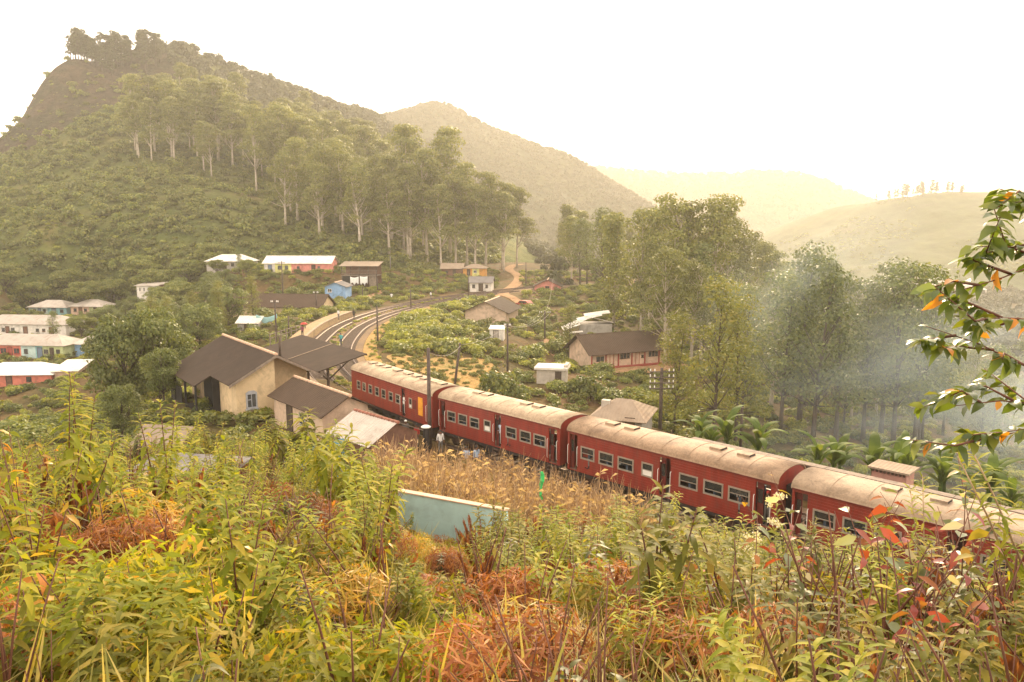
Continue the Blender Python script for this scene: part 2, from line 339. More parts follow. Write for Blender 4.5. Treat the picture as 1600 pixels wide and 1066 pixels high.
# ------------------------------------------------------------------ railway
surf('rail_steel', (.16, .11, .085), 0.45, 0.3, 3, metal=0.6)
surf('sleeper_wood', (.12, .085, .062), 0.9, 0.35, 4)
surf('platform_stone', (.34, .25, .17), 0.9, 0.25, 2, (.10, .07, .05), 0.6, 1.2, bump=0.4)
bedL = TL[24:220]
strip('track_bed', bedL, -2.4, 6.1, M['gravel'], 0.035, z=BED_Z, across=9)
strip('verge', TL[96:200], 6.15, 7.9, M['dry_lawn'], 0.05, across=5)
def track(line, off, name, label):
    T = np.gradient(line, axis=0); T /= np.linalg.norm(T, axis=1)[:, None]; Nn = np.stack([T[:, 1], -T[:, 0]], 1)
    root = tag(empty(name, (float(line[0, 0]), float(line[0, 1]), 0)), label, 'track'); bx, by = line[0]
    for g in (-0.84, 0.84):
        P = line + Nn * (off + g); mb = MB(); vs = []; fs = []
        prof = [(-.06, -.17), (.06, -.17), (.02, -.13), (.035, 0), (-.035, 0), (-.02, -.13)]
        for i in range(len(P)):
            for (a, z) in prof: vs.append((P[i, 0] + Nn[i, 0] * a - bx, P[i, 1] + Nn[i, 1] * a - by, z))
        for i in range(len(P) - 1):
            for j in range(6): fs.append((i * 6 + j, i * 6 + (j + 1) % 6, i * 6 + 6 + (j + 1) % 6, i * 6 + 6 + j))
        mb.add(vs, fs).build('rail', M['rail_steel'], root)
    seg = np.linalg.norm(np.diff(line, axis=0), axis=1); cum = np.concatenate([[0], np.cumsum(seg)]); mb = MB()
    for d in np.arange(0.3, cum[-1], 0.72):
        j = min(np.searchsorted(cum, d), len(line) - 1); k = (d - cum[j - 1]) / max(seg[j - 1], 1e-6)
        p = line[j - 1] * (1 - k) + line[j] * k + Nn[j] * off; t = T[j]; n = Nn[j]
        q = [(p[0] + t[0] * a + n[0] * b - bx, p[1] + t[1] * a + n[1] * b - by, z) for z in (-.30, -.19) for a, b in ((-.12, -1.35), (.12, -1.35), (.12, 1.35), (-.12, 1.35))]
        mb.hexa(q)
    tag(mb.build('sleepers', M['sleeper_wood'], root), kind='stuff')
track(bedL, 0.0, 'railway_track', 'railway track beside the platform that the red train stands on')
track(TL[24:206], 3.8, 'railway_track', 'second railway track on the far side, curving past the yellow verge')
# platform on the camera side of the train, running on under the shelter and along the curve
def platform(name, line, w0, w1, zt, label):
    T = np.gradient(line, axis=0); T /= np.linalg.norm(T, axis=1)[:, None]; Nn = np.stack([T[:, 1], -T[:, 0]], 1)
    root = tag(empty(name, (float(line[0, 0]), float(line[0, 1]), 0)), label, 'platform'); b = line[0]
    a_ = line + Nn * w0 - b; c_ = line + Nn * w1 - b; n = len(line)
    mb = MB(); vs = []
    for i in range(n): vs += [(a_[i, 0], a_[i, 1], -1.2), (a_[i, 0], a_[i, 1], zt), (c_[i, 0], c_[i, 1], zt), (c_[i, 0], c_[i, 1], -1.2)]
    fs = [(i * 4 + j, i * 4 + j + 1, i * 4 + 5 + j, i * 4 + 4 + j) for i in range(n - 1) for j in range(3)] + [(0, 3, 2, 1), (4 * n - 4, 4 * n - 3, 4 * n - 2, 4 * n - 1)]
    mb.add(vs, fs).build('paving', M['platform_sand'], root)
    # coping stones along the track edge
    mb = MB(); e0 = line + Nn * (w1 - .35) - b; e1 = line + Nn * (w1 + .05) - b
    for i in range(n - 1):
        q = []
        for z in (zt - .1, zt + .03):
            for k, (P, j) in enumerate(((e0, i), (e1, i), (e1, i + 1), (e0, i + 1))):
                o_ = P[i] + (P[i + 1] - P[i]) * (0.02 if j == i else 0.985); q.append((o_[0], o_[1], z))
        mb.hexa(q)
    mb.build('coping', M['platform_stone'], root)
platform('platform', TL[84:166], -3.6, -1.65, 0.72, 'long beige station platform curving away along the track')

# ------------------------------------------------------------------ train
def coach_paint():
    m, t, o = newmat('coach_red'); L = t.links.new; b = N(t, 'ShaderNodeBsdfPrincipled')
    co = N(t, 'ShaderNodeTexCoord').outputs['Object']
    mp = N(t, 'ShaderNodeMapping'); mp.inputs['Scale'].default_value = (1.6, 1.6, 0.35); L(co, mp.inputs['Vector'])
    n1 = noise(t, 1.2, 6, 0.65, mp.outputs[0]); c = ramp(t, [(0.3, (.19, .018, .011)), (0.7, (.30, .034, .018))]); L(n1.outputs[0], c.inputs[0])
    n2 = noise(t, 2.5, 6, 0.75, mp.outputs[0], 0.4); f = ramp(t, [(0.48, (0, 0, 0)), (0.75, (.75,) * 3)]); L(n2.outputs[0], f.inputs[0])
    out = mixc(t, f.outputs[0], c.outputs[0], (.13, .05, .032))
    L(out, b.inputs['Base Color']); b.inputs['Roughness'].default_value = 0.5; L(b.outputs[0], o.inputs[0]); return m
coach_paint()
def roof_paint(name, base, stain, rust):
    m, t, o = newmat(name); L = t.links.new; b = N(t, 'ShaderNodeBsdfPrincipled'); co = N(t, 'ShaderNodeTexCoord').outputs['Object']
    n1 = noise(t, 0.9, 7, 0.7, co, 0.5); c = ramp(t, [(0.34, stain), (0.52, base), (0.72, tuple(min(1, q * 1.18) for q in base))]); L(n1.outputs[0], c.inputs[0])
    mp = N(t, 'ShaderNodeMapping'); mp.inputs['Scale'].default_value = (3.0, 0.7, 0.7); L(co, mp.inputs['Vector'])
    n2 = noise(t, 1.6, 6, 0.75, mp.outputs[0], 0.8); f = ramp(t, [(0.52, (0, 0, 0)), (0.75, (.6,) * 3)]); L(n2.outputs[0], f.inputs[0])
    n3 = noise(t, 9, 4, 0.7, co); g = ramp(t, [(0.3, (.72,) * 3), (0.65, (1.08,) * 3)]); L(n3.outputs[0], g.inputs[0])
    out = mixc(t, 1.0, mixc(t, f.outputs[0], c.outputs[0], rust), g.outputs[0], 'MULTIPLY')
    L(out, b.inputs['Base Color']); b.inputs['Roughness'].default_value = 0.75; L(b.outputs[0], o.inputs[0]); return m
roof_paint('coach_roof_pale', (.42, .31, .20), (.26, .175, .105), (.31, .195, .11))
roof_paint('coach_roof_tan', (.30, .195, .115), (.165, .10, .058), (.235, .125, .066))
roof_paint('coach_roof_grey', (.34, .24, .155), (.22, .15, .092), (.26, .165, .095))
surf('coach_maroon', (.13, .018, .014), 0.5, 0.3, 2)
surf('coach_dark', (.035, .028, .026), 0.8, 0.3, 3)
surf('coach_inside', (.12, .075, .055), 0.8, 0.3, 2)
surf('seat_blue', (.05, .07, .10), 0.7, 0.2, 2)
surf('alu_frame', (.36, .31, .25), 0.45, 0.15, 3, metal=0.3)
surf('white_rail', (.75, .72, .66), 0.4, 0.1, 3)
surf('orange_panel', (.75, .33, .03), 0.5, 0.15, 3)
surf('blind_white', (.75, .72, .65), 0.7, 0.1, 3)
surf('rust_iron', (.10, .06, .042), 0.7, 0.4, 4)
def glass(name, col, rough=0.08, alpha=0.45):
    m, t, o = newmat(name); L = t.links.new
    p = N(t, 'ShaderNodeBsdfPrincipled'); p.inputs['Base Color'].default_value = (*col, 1); p.inputs['Roughness'].default_value = rough; p.inputs['Specular IOR Level'].default_value = 0.6
    tr = N(t, 'ShaderNodeBsdfTransparent'); mx = N(t, 'ShaderNodeMixShader'); mx.inputs[0].default_value = alpha
    L(tr.outputs[0], mx.inputs[1]); L(p.outputs[0], mx.inputs[2]); L(mx.outputs[0], o.inputs[0]); return m
glass('coach_glass', (.05, .055, .05), 0.1, 0.5)
glass('house_glass', (.06, .07, .075), 0.12, 0.8)

CW, Z0, ZE, RISE, THK = 2.8, 1.02, 3.36, 0.60, 0.07
def side_wall(mb, L, ops, y0, y1, face):
    """ops: sorted (x0, x1, za, zb); solid wall from Z0 to ZE with those openings, plus planking beads on the outer face"""
    x = 0.0; solid = []
    for (a, b, za, zb) in ops:
        if a > x: solid.append((x, a, Z0, ZE))
        if za > Z0: solid.append((a, b, Z0, za))
        if zb < ZE: solid.append((a, b, zb, ZE))
        x = b
    solid.append((x, L, Z0, ZE))
    for (a, b, za, zb) in solid: mb.box(a, b, y0, y1, za, zb)
    out = y0 if face < 0 else y1
    for z in (1.16, 1.30, 1.44, 1.58, 1.72, 1.86, 2.78, 2.92, 3.06, 3.20):
        for (a, b, za, zb) in solid:
            if za < z - .02 and z + .02 < zb and b - a > .12:
                ya, yb = (out - .014, out + .002) if face < 0 else (out - .002, out + .014)
                mb.box(a + .004, b - .004, ya, yb, z - .018, z + .018)
def coach(A, B, wins, toil, doors, label, roofmat, vents, extras=()):
    A = Vector((A[0], A[1], 0)); B = Vector((B[0], B[1], 0)); L = (B - A).length; d = (B - A) / L
    root = empty('train_carriage', A, math.atan2(d.y, d.x)); tag(root, label, 'carriage', 'red carriages of the train')
    ops = [(a, b, 1.90, 2.62) for a, b in wins] + [(a, b, 1.92, 2.66) for a, b in toil] + [(a, b, 1.06, 3.22) for a, b in doors]
    ops += [(e[1], e[2], e[3], e[4]) for e in extras]
    ops.sort()
    mb = MB(); side_wall(mb, L, ops, 0, THK, -1); side_wall(mb, L, [o for o in ops if o[3] < 3.0 and o[1] - o[0] > .5], CW - THK, CW, 1)
    # ends with gangway openings
    for xa in (0.0, L - THK):
        for (ya, yb, za, zb) in ((THK + .003, .95, Z0, ZE), (1.85, CW - THK - .003, Z0, ZE), (.95, 1.85, 3.05, ZE)): mb.box(xa, xa + THK, ya, yb, za, zb)
        pts = [(y, ZE + .004) for y in (0.02, CW - .02)]
        arc = [(CW / 2 - (CW / 2 - .03) * math.cos(math.pi * k / 12), ZE + .004 + (RISE - .05) * math.sin(math.pi * k / 12)) for k in range(13)]
        mb.prism(arc, 'x', xa, xa + THK)
    body = mb.build('body', M['coach_red'], root)
    mb = MB(); mb.box(.08, L - .08, THK + .004, CW - THK - .004, Z0 + .01, Z0 + .07); mb.build('floor', M['coach_inside'], root)
    mb = MB(); mb.box(.08, L - .08, THK + .004, CW - THK - .004, ZE - .06, ZE - .02); mb.build('ceiling_panel', M['blind_white'], root)
    # seats: a back and cushion in each bay
    mb = MB()
    for (a, b) in wins:
        c = (a + b) / 2
        for s in (0, 1):
            y0, y1 = ((.12, 1.05), (1.75, 2.68))[s]
            mb.box(c - .06, c + .06, y0, y1, Z0 + .45, Z0 + 1.15); mb.box(c - .5, c + .5, y0, y1, Z0 + .38, Z0 + .46)
    if wins: tag(mb.build('seats', M['seat_blue'], root), kind='stuff')
    # roof: barrel shell with eaves gutter and panel seams
    mb = MB(); nseg = 16; vs = []; fs = []
    xs = [-.06] + [L * k / 8 for k in range(1, 8)] + [L + .06]
    for x in xs:
        for s in (0, 1):
            for k in range(nseg + 1):
                t = math.pi * k / nseg; R = CW / 2 + .05 - .05 * s; r = RISE - .04 * s
                vs.append((x, CW / 2 - R * math.cos(t), ZE + .006 + r * math.sin(t) ** 0.8))
    n1 = nseg + 1
    for i in range(len(xs) - 1):
        for s in (0, 1):
            o0 = (2 * i + s) * n1; o1 = (2 * i + 2 + s) * n1
            for k in range(nseg):
                q = (o0 + k, o0 + k + 1, o1 + k + 1, o1 + k); fs.append(q if s == 0 else q[::-1])
        for k in (0, nseg): fs.append((2 * i * n1 + k, (2 * i + 1) * n1 + k, (2 * i + 3) * n1 + k, (2 * i + 2) * n1 + k))
    for i in (0, len(xs) - 1):
        for k in range(nseg): fs.append((2 * i * n1 + k, 2 * i * n1 + k + 1, (2 * i + 1) * n1 + k + 1, (2 * i + 1) * n1 + k))
    mb.add(vs, fs, 0, True); roof = mb.build('roof', M[roofmat], root)
    mb = MB()
    for x in xs[1:-1]:       # seam straps over the roof
        pts = [(CW / 2 - (CW / 2 + .055) * math.cos(math.pi * k / nseg), ZE + .012 + RISE * math.sin(math.pi * k / nseg) ** .8) for k in range(1, nseg)]
        for (p, q) in zip(pts[:-1], pts[1:]): mb.hexa([(x - .03, p[0], p[1]), (x + .03, p[0], p[1]), (x + .03, q[0], q[1]), (x - .03, q[0], q[1]), (x - .03, p[0], p[1] + .012), (x + .03, p[0], p[1] + .012), (x + .03, q[0], q[1] + .012), (x - .03, q[0], q[1] + .012)])
    tag(mb.build('seams', M[roofmat], roof), kind='stuff')
    mb = MB(); mb.box(0, L, -.075, -.03, ZE - .02, ZE + .035); mb.box(0, L, CW + .03, CW + .075, ZE - .02, ZE + .035); mb.build('gutter', M['coach_maroon'], roof)
    for x in vents:          # low hooded roof ventilators
        mb = MB(); zt = ZE + RISE - .03
        mb.hexa([(x - .34, 1.02, zt - .09), (x + .34, 1.02, zt - .09), (x + .34, 1.78, zt - .09), (x - .34, 1.78, zt - .09), (x - .34, 1.1, zt + .13), (x + .34, 1.1, zt + .13), (x + .34, 1.7, zt + .13), (x - .34, 1.7, zt + .13)])
        mb.box(x + .342, x + .35, 1.12, 1.68, zt - .04, zt + .11, 1); mb.box(x - .35, x - .342, 1.12, 1.68, zt - .04, zt + .11, 1)
        mb.build('roof_vent', [M[roofmat], M['coach_dark']], roof)
    # windows: pale metal frame, dark glass, sash bar
    for i, (a, b) in enumerate(list(wins) + list(toil)):
        za, zb = (1.90, 2.62) if i < len(wins) else (1.92, 2.66)
        for far in (0, 1):
            if far and i >= len(wins): continue
            y = -.022 if not far else CW - .03; mb = MB(); e = .055
            mb.box(a - .03, a + e, y, y + .05, za - .03, zb + .03); mb.box(b - e, b + .03, y, y + .05, za - .03, zb + .03)
            mb.box(a + e, b - e, y, y + .05, za - .03, za + e); mb.box(a + e, b - e, y, y + .05, zb - e, zb + .03)
            wf = mb.build('window', M['alu_frame'], root)
            zm = za + (.48, .36, .58)[i % 3] * (zb - za)
            mb = MB(); mb.box(a + e, b - e, y + .012, y + .038, zm - .02, zm + .02); mb.build('sash_bar', M['alu_frame'], wf)
            mb = MB(); mb.box(a + e + .002, b - e - .002, y + .02, y + .028, zm + .021, zb - e - .002)
            if i >= len(wins) and not far:
                mb.build('pane', M['coach_glass'], wf); mb = MB(); mb.box(a + e + .002, b - e - .002, y + .02, y + .028, za + e + .002, zm - .021); mb.build('blind', M['blind_white'], wf)
            else: mb.build('pane', M['coach_glass'], wf)
    for j, (a, b) in enumerate(doors):
        mb = MB(); mb.box(a + .02, a + (b - a) * .46, .075 + THK, .12 + THK, 1.10, 3.16); mb.box(a + .06, a + (b - a) * .42, .06 + THK, .074 + THK, 2.15, 2.85, 1)
        dr = mb.build('door', [M['coach_maroon'], M['coach_glass']], root)
        for s, x in ((0, a - .05), (1, b + .05)): mb = MB(); mb.tube([(x, -.02, 1.35), (x, -.09, 1.42), (x, -.09, 2.5), (x, -.02, 2.57)], .018, 5); mb.build('handrail', M['white_rail'], dr)
        mb = MB(); mb.box(a, b, -.25, -.02, .62, .66); mb.box(a, b, -.18, -.02, .86, .90)
        for x in (a + .02, b - .04): mb.box(x, x + .02, -.22, -.02, .62, 1.0)
        mb.build('step', M['rust_iron'], root)
    for e in extras:
        k, a, b, za, zb, mt = e
        mb = MB(); mb.box(a + .002, b - .002, -.03, .02, za + .002, zb - .002); mb.build(k, M[mt], root)
    # underframe, boxes and bogies
    mb = MB(); mb.box(.05, L - .05, .05, CW - .05, .82, Z0 - .003); mb.box(L * .38, L * .48, .25, .9, .42, .82); mb.box(L * .54, L * .62, .25, .8, .45, .82); mb.box(-.35, 0, 1.1, 1.7, .85, 1.02); mb.box(L, L + .35, 1.1, 1.7, .85, 1.02)
    for x in (-.28, L + .02): mb.box(x, x + .26, .52, .72, .92, 1.12); mb.box(x, x + .26, 2.08, 2.28, .92, 1.12)
    mb.build('underframe', M['coach_dark'], root)
    for xc in (2.1, L - 2.1):
        mb = MB()
        for y in (.36, 2.34): mb.prism([(xc - 1.35, .52), (xc - 1.1, .62), (xc - .45, .40), (xc + .45, .40), (xc + 1.1, .62), (xc + 1.35, .52), (xc + 1.35, .70), (xc + .5, .80), (xc - .5, .80), (xc - 1.35, .70)], 'y', y, y + .1)
        bo = mb.build('bogie', M['rust_iron'], root)
        for xw in (xc - .95, xc + .95):
            mb = MB()
            for y in (.52, 2.16): mb.lathe([(.05, 0), (.43, 0), (.43, .1), (.46, .1), (.46, .14), (.05, .14)], 14, (xw, y, .445), axis='y')
            mb.box(xw - .06, xw + .06, .66, 2.16, .385, .505); mb.build('wheelset', M['rust_iron'], bo)
    # gangway bellows at the near end
    mb = MB()
    for k in range(5):
        x = L + .01 + k * .055
        mb.box(x, x + .035, .93, 1.87, 1.05, 3.1)
    mb.build('gangway_bellows', M['coach_dark'], root)
    return root
sc = 11.6 / 13.3
LW = [(1.06, 2.06), (2.43, 3.45), (3.82, 4.88), (7.9, 8.99), (9.38, 10.47), (10.8, 11.94)]; LT = [(5.47, 6.19)]; LD = [(.13, .76), (6.63, 7.33), (12.25, 13.03)]
f_ = lambda l: [(a * sc, b * sc) for a, b in l]
coachA = coach((-13.7, 64.4), (-5.75, 54.05), [(1.02, 1.62), (2.04, 2.6), (3.14, 3.75), (4.27, 4.92), (5.38, 6.03), (6.58, 7.21), (7.67, 8.35)], [(9.72, 10.15)], [(8.55, 9.1), (12.35, 12.9)],
      'farthest red carriage with an orange door panel, ending beside the station shelter', 'coach_roof_pale', [1.3, 2.6, 3.7, 5.6, 7.3, 8.6, 9.8, 11.4, 12.2], [('luggage_door', 10.35, 10.75, 1.95, 2.65, 'coach_maroon'), ('luggage_door', 11.1, 11.72, 1.62, 2.98, 'orange_panel')])
coachB = coach((-5.2, 53.5), (2.9, 45.2), f_(LW), f_(LT), f_(LD), 'red carriage behind the dry reeds with a clean pale cream roof', 'coach_roof_pale', [2.7, 3.6, 7.4, 8.5])
coachC = coach((3.35, 44.7), (12.62, 35.1), LW, LT, LD, 'red carriage in the middle foreground with a stained tan roof', 'coach_roof_tan', [2.3, 3.7, 9.3, 10.9])
coachD = coach((13.14, 34.55), (22.4, 24.9), LW, LT, LD, 'nearest red carriage, running off the right edge behind red leaves', 'coach_roof_grey', [3.9, 5.9, 9.5, 11])
# ------------------------------------------------------------------ buildings
def corr(name, col, pitch=0.3, rough=0.6, dirt=(.21, .13, .085), dirt_amt=.7, metal=0.0):
    """corrugated sheet: relief ribs running down the slope (object y), weather stains"""
    m, t, o = newmat(name); L = t.links.new; b = N(t, 'ShaderNodeBsdfPrincipled'); co = N(t, 'ShaderNodeTexCoord').outputs['Object']
    n1 = noise(t, 0.7, 6, 0.7, co, 0.4); c = ramp(t, [(0.3, tuple(q * .75 for q in col)), (0.65, col)]); L(n1.outputs[0], c.inputs[0])
    n2 = noise(t, 0.45, 6, 0.75, co, 1.0); f = ramp(t, [(0.5, (0, 0, 0)), (0.75, (dirt_amt,) * 3)]); L(n2.outputs[0], f.inputs[0])
    L(mixc(t, f.outputs[0], c.outputs[0], dirt), b.inputs['Base Color']); b.inputs['Roughness'].default_value = 0.9; b.inputs['Specular IOR Level'].default_value = 0.12
    wv = N(t, 'ShaderNodeTexWave', wave_type='BANDS', bands_direction='X'); wv.inputs['Scale'].default_value = 0.314 / pitch; L(co, wv.inputs['Vector'])
    bp = N(t, 'ShaderNodeBump'); bp.inputs['Strength'].default_value = .5; bp.inputs['Distance'].default_value = .05; L(wv.outputs[0], bp.inputs['Height']); L(bp.outputs[0], b.inputs['Normal'])
    L(b.outputs[0], o.inputs[0]); return m
corr('sheet_white', (.80, .74, .65)); corr('sheet_bright', (.85, .82, .76), dirt_amt=.25); corr('sheet_grey', (.46, .40, .34)); corr('sheet_palegrey', (.56, .49, .42)); corr('sheet_brown', (.095, .064, .045), dirt=(.065, .042, .03))
corr('sheet_darkbrown', (.060, .042, .031), dirt=(.10, .066, .044), dirt_amt=.4); corr('sheet_slate', (.21, .19, .18), dirt=(.10, .08, .07)); corr('sheet_blue', (.17, .36, .46), 0.2, dirt=(.3, .36, .36)); corr('sheet_tan', (.34, .26, .19))
for nm, c in dict(plaster_cream=(.66, .49, .29), plaster_pink=(.66, .25, .20), plaster_white=(.72, .66, .58), plaster_turq=(.24, .45, .47), plaster_aqua=(.50, .62, .58), plaster_yellow=(.66, .62, .22), plaster_green=(.46, .50, .25), plaster_coral=(.62, .19, .13),
                  plaster_blue=(.24, .40, .62), plaster_orange=(.62, .29, .07), plaster_peach=(.62, .42, .30), plaster_grey=(.40, .36, .31), plaster_brickpink=(.42, .22, .17), plaster_beige=(.62, .45, .32)).items():
    surf(nm, c, 0.85, 0.14, 1.0, tuple(q * .40 for q in c), 0.75, 0.9, bump=0.15, bscale=12)
surf('wall_teal', (.46, .66, .64), 0.8, 0.16, 0.9, (.16, .20, .17), 0.55, 0.8, bump=0.2, bscale=10)
surf('wood_dark', (.075, .05, .035), 0.85, 0.35, 3); surf('wood_brown', (.17, .085, .055), 0.85, 0.3, 3); surf('wood_grey', (.22, .17, .13), 0.9, 0.35, 3)
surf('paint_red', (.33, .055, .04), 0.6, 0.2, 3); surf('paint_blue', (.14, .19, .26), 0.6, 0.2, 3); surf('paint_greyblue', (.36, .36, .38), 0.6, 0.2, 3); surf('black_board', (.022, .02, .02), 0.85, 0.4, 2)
surf('concrete', (.50, .44, .37), 0.9, 0.18, 1.5, (.22, .18, .13), .5, 1.0, bump=.2); surf('ridge_tile', (.55, .36, .24), 0.8, 0.25, 4); surf('pole_wood', (.085, .062, .05), 0.85, 0.35, 3); surf('pole_steel', (.16, .14, .125), 0.6, 0.25, 3)
surf('insulator', (.80, .76, .70), 0.25, 0.1, 3); surf('cloth_white', (.80, .77, .72), 0.8, 0.1, 3); surf('wire', (.30, .26, .21), 0.6, 0.1, 3); surf('flag_green', (.05, .55, .14), 0.6, 0.15, 3); surf('tarp_teal', (.30, .50, .50), 0.6, 0.15, 2)

def window(root, x, w, z0, z1, y=0.0, fm='plaster_white', face=-1, bars=1):
    e = .06; ya, yb = (y - .05, y + .02); mb = MB()
    mb.box(x, x + e, ya, yb, z0, z1); mb.box(x + w - e, x + w, ya, yb, z0, z1); mb.box(x + e, x + w - e, ya, yb, z0, z0 + e); mb.box(x + e, x + w - e, ya, yb, z1 - e, z1)
    for k in range(bars):
        xb = x + w * (k + 1) / (bars + 1); mb.box(xb - .02, xb + .02, ya + .01, yb, z0 + e, z1 - e)
    f = mb.build('window', M[fm], root)
    mb = MB(); mb.box(x + e, x + w - e, y - .025, y - .003, z0 + e, z1 - e); mb.build('pane', M['house_glass'], f)
    mb = MB(); mb.box(x - .06, x + w + .06, y - .11, y - .002, z0 - .07, z0 - .003); mb.build('sill', M[fm], f)
    return f
def door(root, x, w, zt, mat, y=0.0, z0=0.0):
    mb = MB(); mb.box(x, x + w, y - .04, y - .003, z0, zt); d = mb.build('door', M[mat], root)
    mb = MB(); mb.box(x - .07, x - .002, y - .07, y - .003, z0, zt + .07); mb.box(x + w + .002, x + w + .07, y - .07, y - .003, z0, zt + .07); mb.box(x, x + w, y - .07, y - .003, zt + .002, zt + .07); mb.build('door_frame', M['wood_dark'], d)
    return d
def slab(a, b, c, d, th):
    """sheet with corners a b c d (counter-clockwise from above), thickness th downwards"""
    return [(p[0], p[1], p[2] - th) for p in (a, b, c, d)] + [a, b, c, d]
def roof_sheet(root, pts, mat, th=.07, name='roof'):
    """one roof slope with its own axes so that ribs run down the slope; pts: eave-left, eave-right, ridge-right, ridge-left"""
    a, b, c, d = [Vector(p) for p in pts]; X = (b - a).normalized(); Nn = X.cross(d - a).normalized(); Y = Nn.cross(X)
    R = Matrix((X, Y, Nn)).transposed(); loc = lambda p: (R.transposed() @ (p - a))
    q = [loc(p) for p in (a, b, c, d)]
    mb = MB(); mb.hexa([(p.x, p.y, p.z - th) for p in q] + [tuple(p) for p in q])
    o = mb.build(name, M[mat], root); o.location = a; o.rotation_euler = R.to_euler(); return o
def house(p0, p1, depth, hw, rise, label, cat='house', wall='plaster_white', roofm='sheet_grey', secs=None, style='gable', over=.45, wins=(), doors=(), z=None, wm='plaster_white', sidewins=(), group=None, name='house', base='red_step'):
    p0 = Vector((*p0, 0)); p1 = Vector((*p1, 0)); L = (p1 - p0).length; d = (p1 - p0) / L
    if z is None: z = h1((p0.x + p1.x) / 2 - d.y * depth / 2, (p0.y + p1.y) / 2 + d.x * depth / 2)
    root = tag(empty(name, (p0.x, p0.y, z), math.atan2(d.y, d.x)), label, cat, group)
    secs = secs or [(0, L, wall)]
    for i, (a, b, mt) in enumerate(secs):
        mb = MB(); dy = .003 * (i % 2)
        poly = [(dy, -2.5), (depth - dy, -2.5), (depth - dy, hw), (dy, hw)] if style != 'gable' else [(dy, -2.5), (depth - dy, -2.5), (depth - dy, hw), (depth / 2, hw + rise - .02), (dy, hw)]
        mb.prism(poly, 'x', a, b)
        if style == 'front':
            mb = MB(); mb.prism([(a, -2.5), (b, -2.5), (b, hw), ((a + b) / 2, hw + rise - .02), (a, hw)], 'y', 0, depth)
        mb.build('wall', M[mt], root)
    o = over; k = rise / (depth / 2)
    if style == 'gable':
        roof_sheet(root, [(-o, -o, hw - o * k + .06), (L + o, -o, hw - o * k + .06), (L + o, depth / 2, hw + rise + .06), (-o, depth / 2, hw + rise + .06)], roofm)
        roof_sheet(root, [(L + o, depth + o, hw - o * k + .06), (-o, depth + o, hw - o * k + .06), (-o, depth / 2 + .004, hw + rise + .06), (L + o, depth / 2 + .004, hw + rise + .06)], roofm)
        mb = MB(); mb.prism([(depth / 2 - .16, hw + rise + .0), (depth / 2, hw + rise + .13), (depth / 2 + .16, hw + rise + .0)], 'x', -o - .02, L + o + .02); mb.build('ridge_cap', M[roofm], root)
    elif style == 'front':
        k = rise / (L / 2)
        roof_sheet(root, [(-o, depth + o, hw - o * k + .06), (-o, -o, hw - o * k + .06), (L / 2, -o, hw + rise + .06), (L / 2, depth + o, hw + rise + .06)], roofm)
        roof_sheet(root, [(L + o, -o, hw - o * k + .06), (L + o, depth + o, hw - o * k + .06), (L / 2 + .004, depth + o, hw + rise + .06), (L / 2 + .004, -o, hw + rise + .06)], roofm)
        mb = MB(); mb.prism([(L / 2 - .16, hw + rise), (L / 2, hw + rise + .13), (L / 2 + .16, hw + rise)], 'y', -o - .02, depth + o + .02); mb.build('ridge_cap', M['ridge_tile'], root)
    elif style == 'hip':
        hx = min(depth / 2, L * .35); e = hw - .1; t = hw + rise
        roof_sheet(root, [(-o, -o, e), (L + o, -o, e), (L - hx, depth / 2, t), (hx, depth / 2, t)], roofm)
        roof_sheet(root, [(L + o, depth + o, e), (-o, depth + o, e), (hx, depth / 2 + .004, t), (L - hx, depth / 2 + .004, t)], roofm)
        mb = MB(); mb.add([(-o, -o, e + .003), (-o, depth + o, e + .003), (hx, depth / 2, t + .003), (-o, -o, e - .06), (-o, depth + o, e - .06), (hx, depth / 2, t - .1)], [(1, 0, 2), (3, 4, 5), (0, 1, 4, 3), (1, 2, 5, 4), (2, 0, 3, 5)]).build('hip_end', M[roofm], root)
        mb = MB(); mb.add([(L + o, depth + o, e + .003), (L + o, -o, e + .003), (L - hx, depth / 2, t + .003), (L + o, depth + o, e - .06), (L + o, -o, e - .06), (L - hx, depth / 2, t - .1)], [(1, 0, 2), (3, 4, 5), (0, 1, 4, 3), (1, 2, 5, 4), (2, 0, 3, 5)]).build('hip_end', M[roofm], root)
    elif style == 'mono':
        roof_sheet(root, [(-o, -o, hw + .06), (L + o, -o, hw + .06), (L + o, depth + o, hw + rise + .06), (-o, depth + o, hw + rise + .06)], roofm)
        mb = MB(); mb.prism([(0.01, hw - .01), (depth - .01, hw - .01), (depth - .01, hw + rise - .03)], 'x', .01, L - .01); mb.build('wall', M[secs[0][2]], root)
    elif style == 'flat':
        mb = MB(); mb.box(-o, L + o, -o, depth + o, hw + .002, hw + .002 + rise); mb.build('roof', M[roofm], root)
    for wn in wins: window(root, wn[0], wn[1], wn[2], wn[3], 0.0, wn[4] if len(wn) > 4 else wm)
    for dn in doors: door(root, dn[0], dn[1], dn[2], dn[3])
    return root
def row(n, x0, x1, w=.8, z0=.95, z1=1.75, fm='wood_dark'): return [(x0 + (x1 - x0) * i / max(n - 1, 1), w, z0, z1, fm) for i in range(n)]

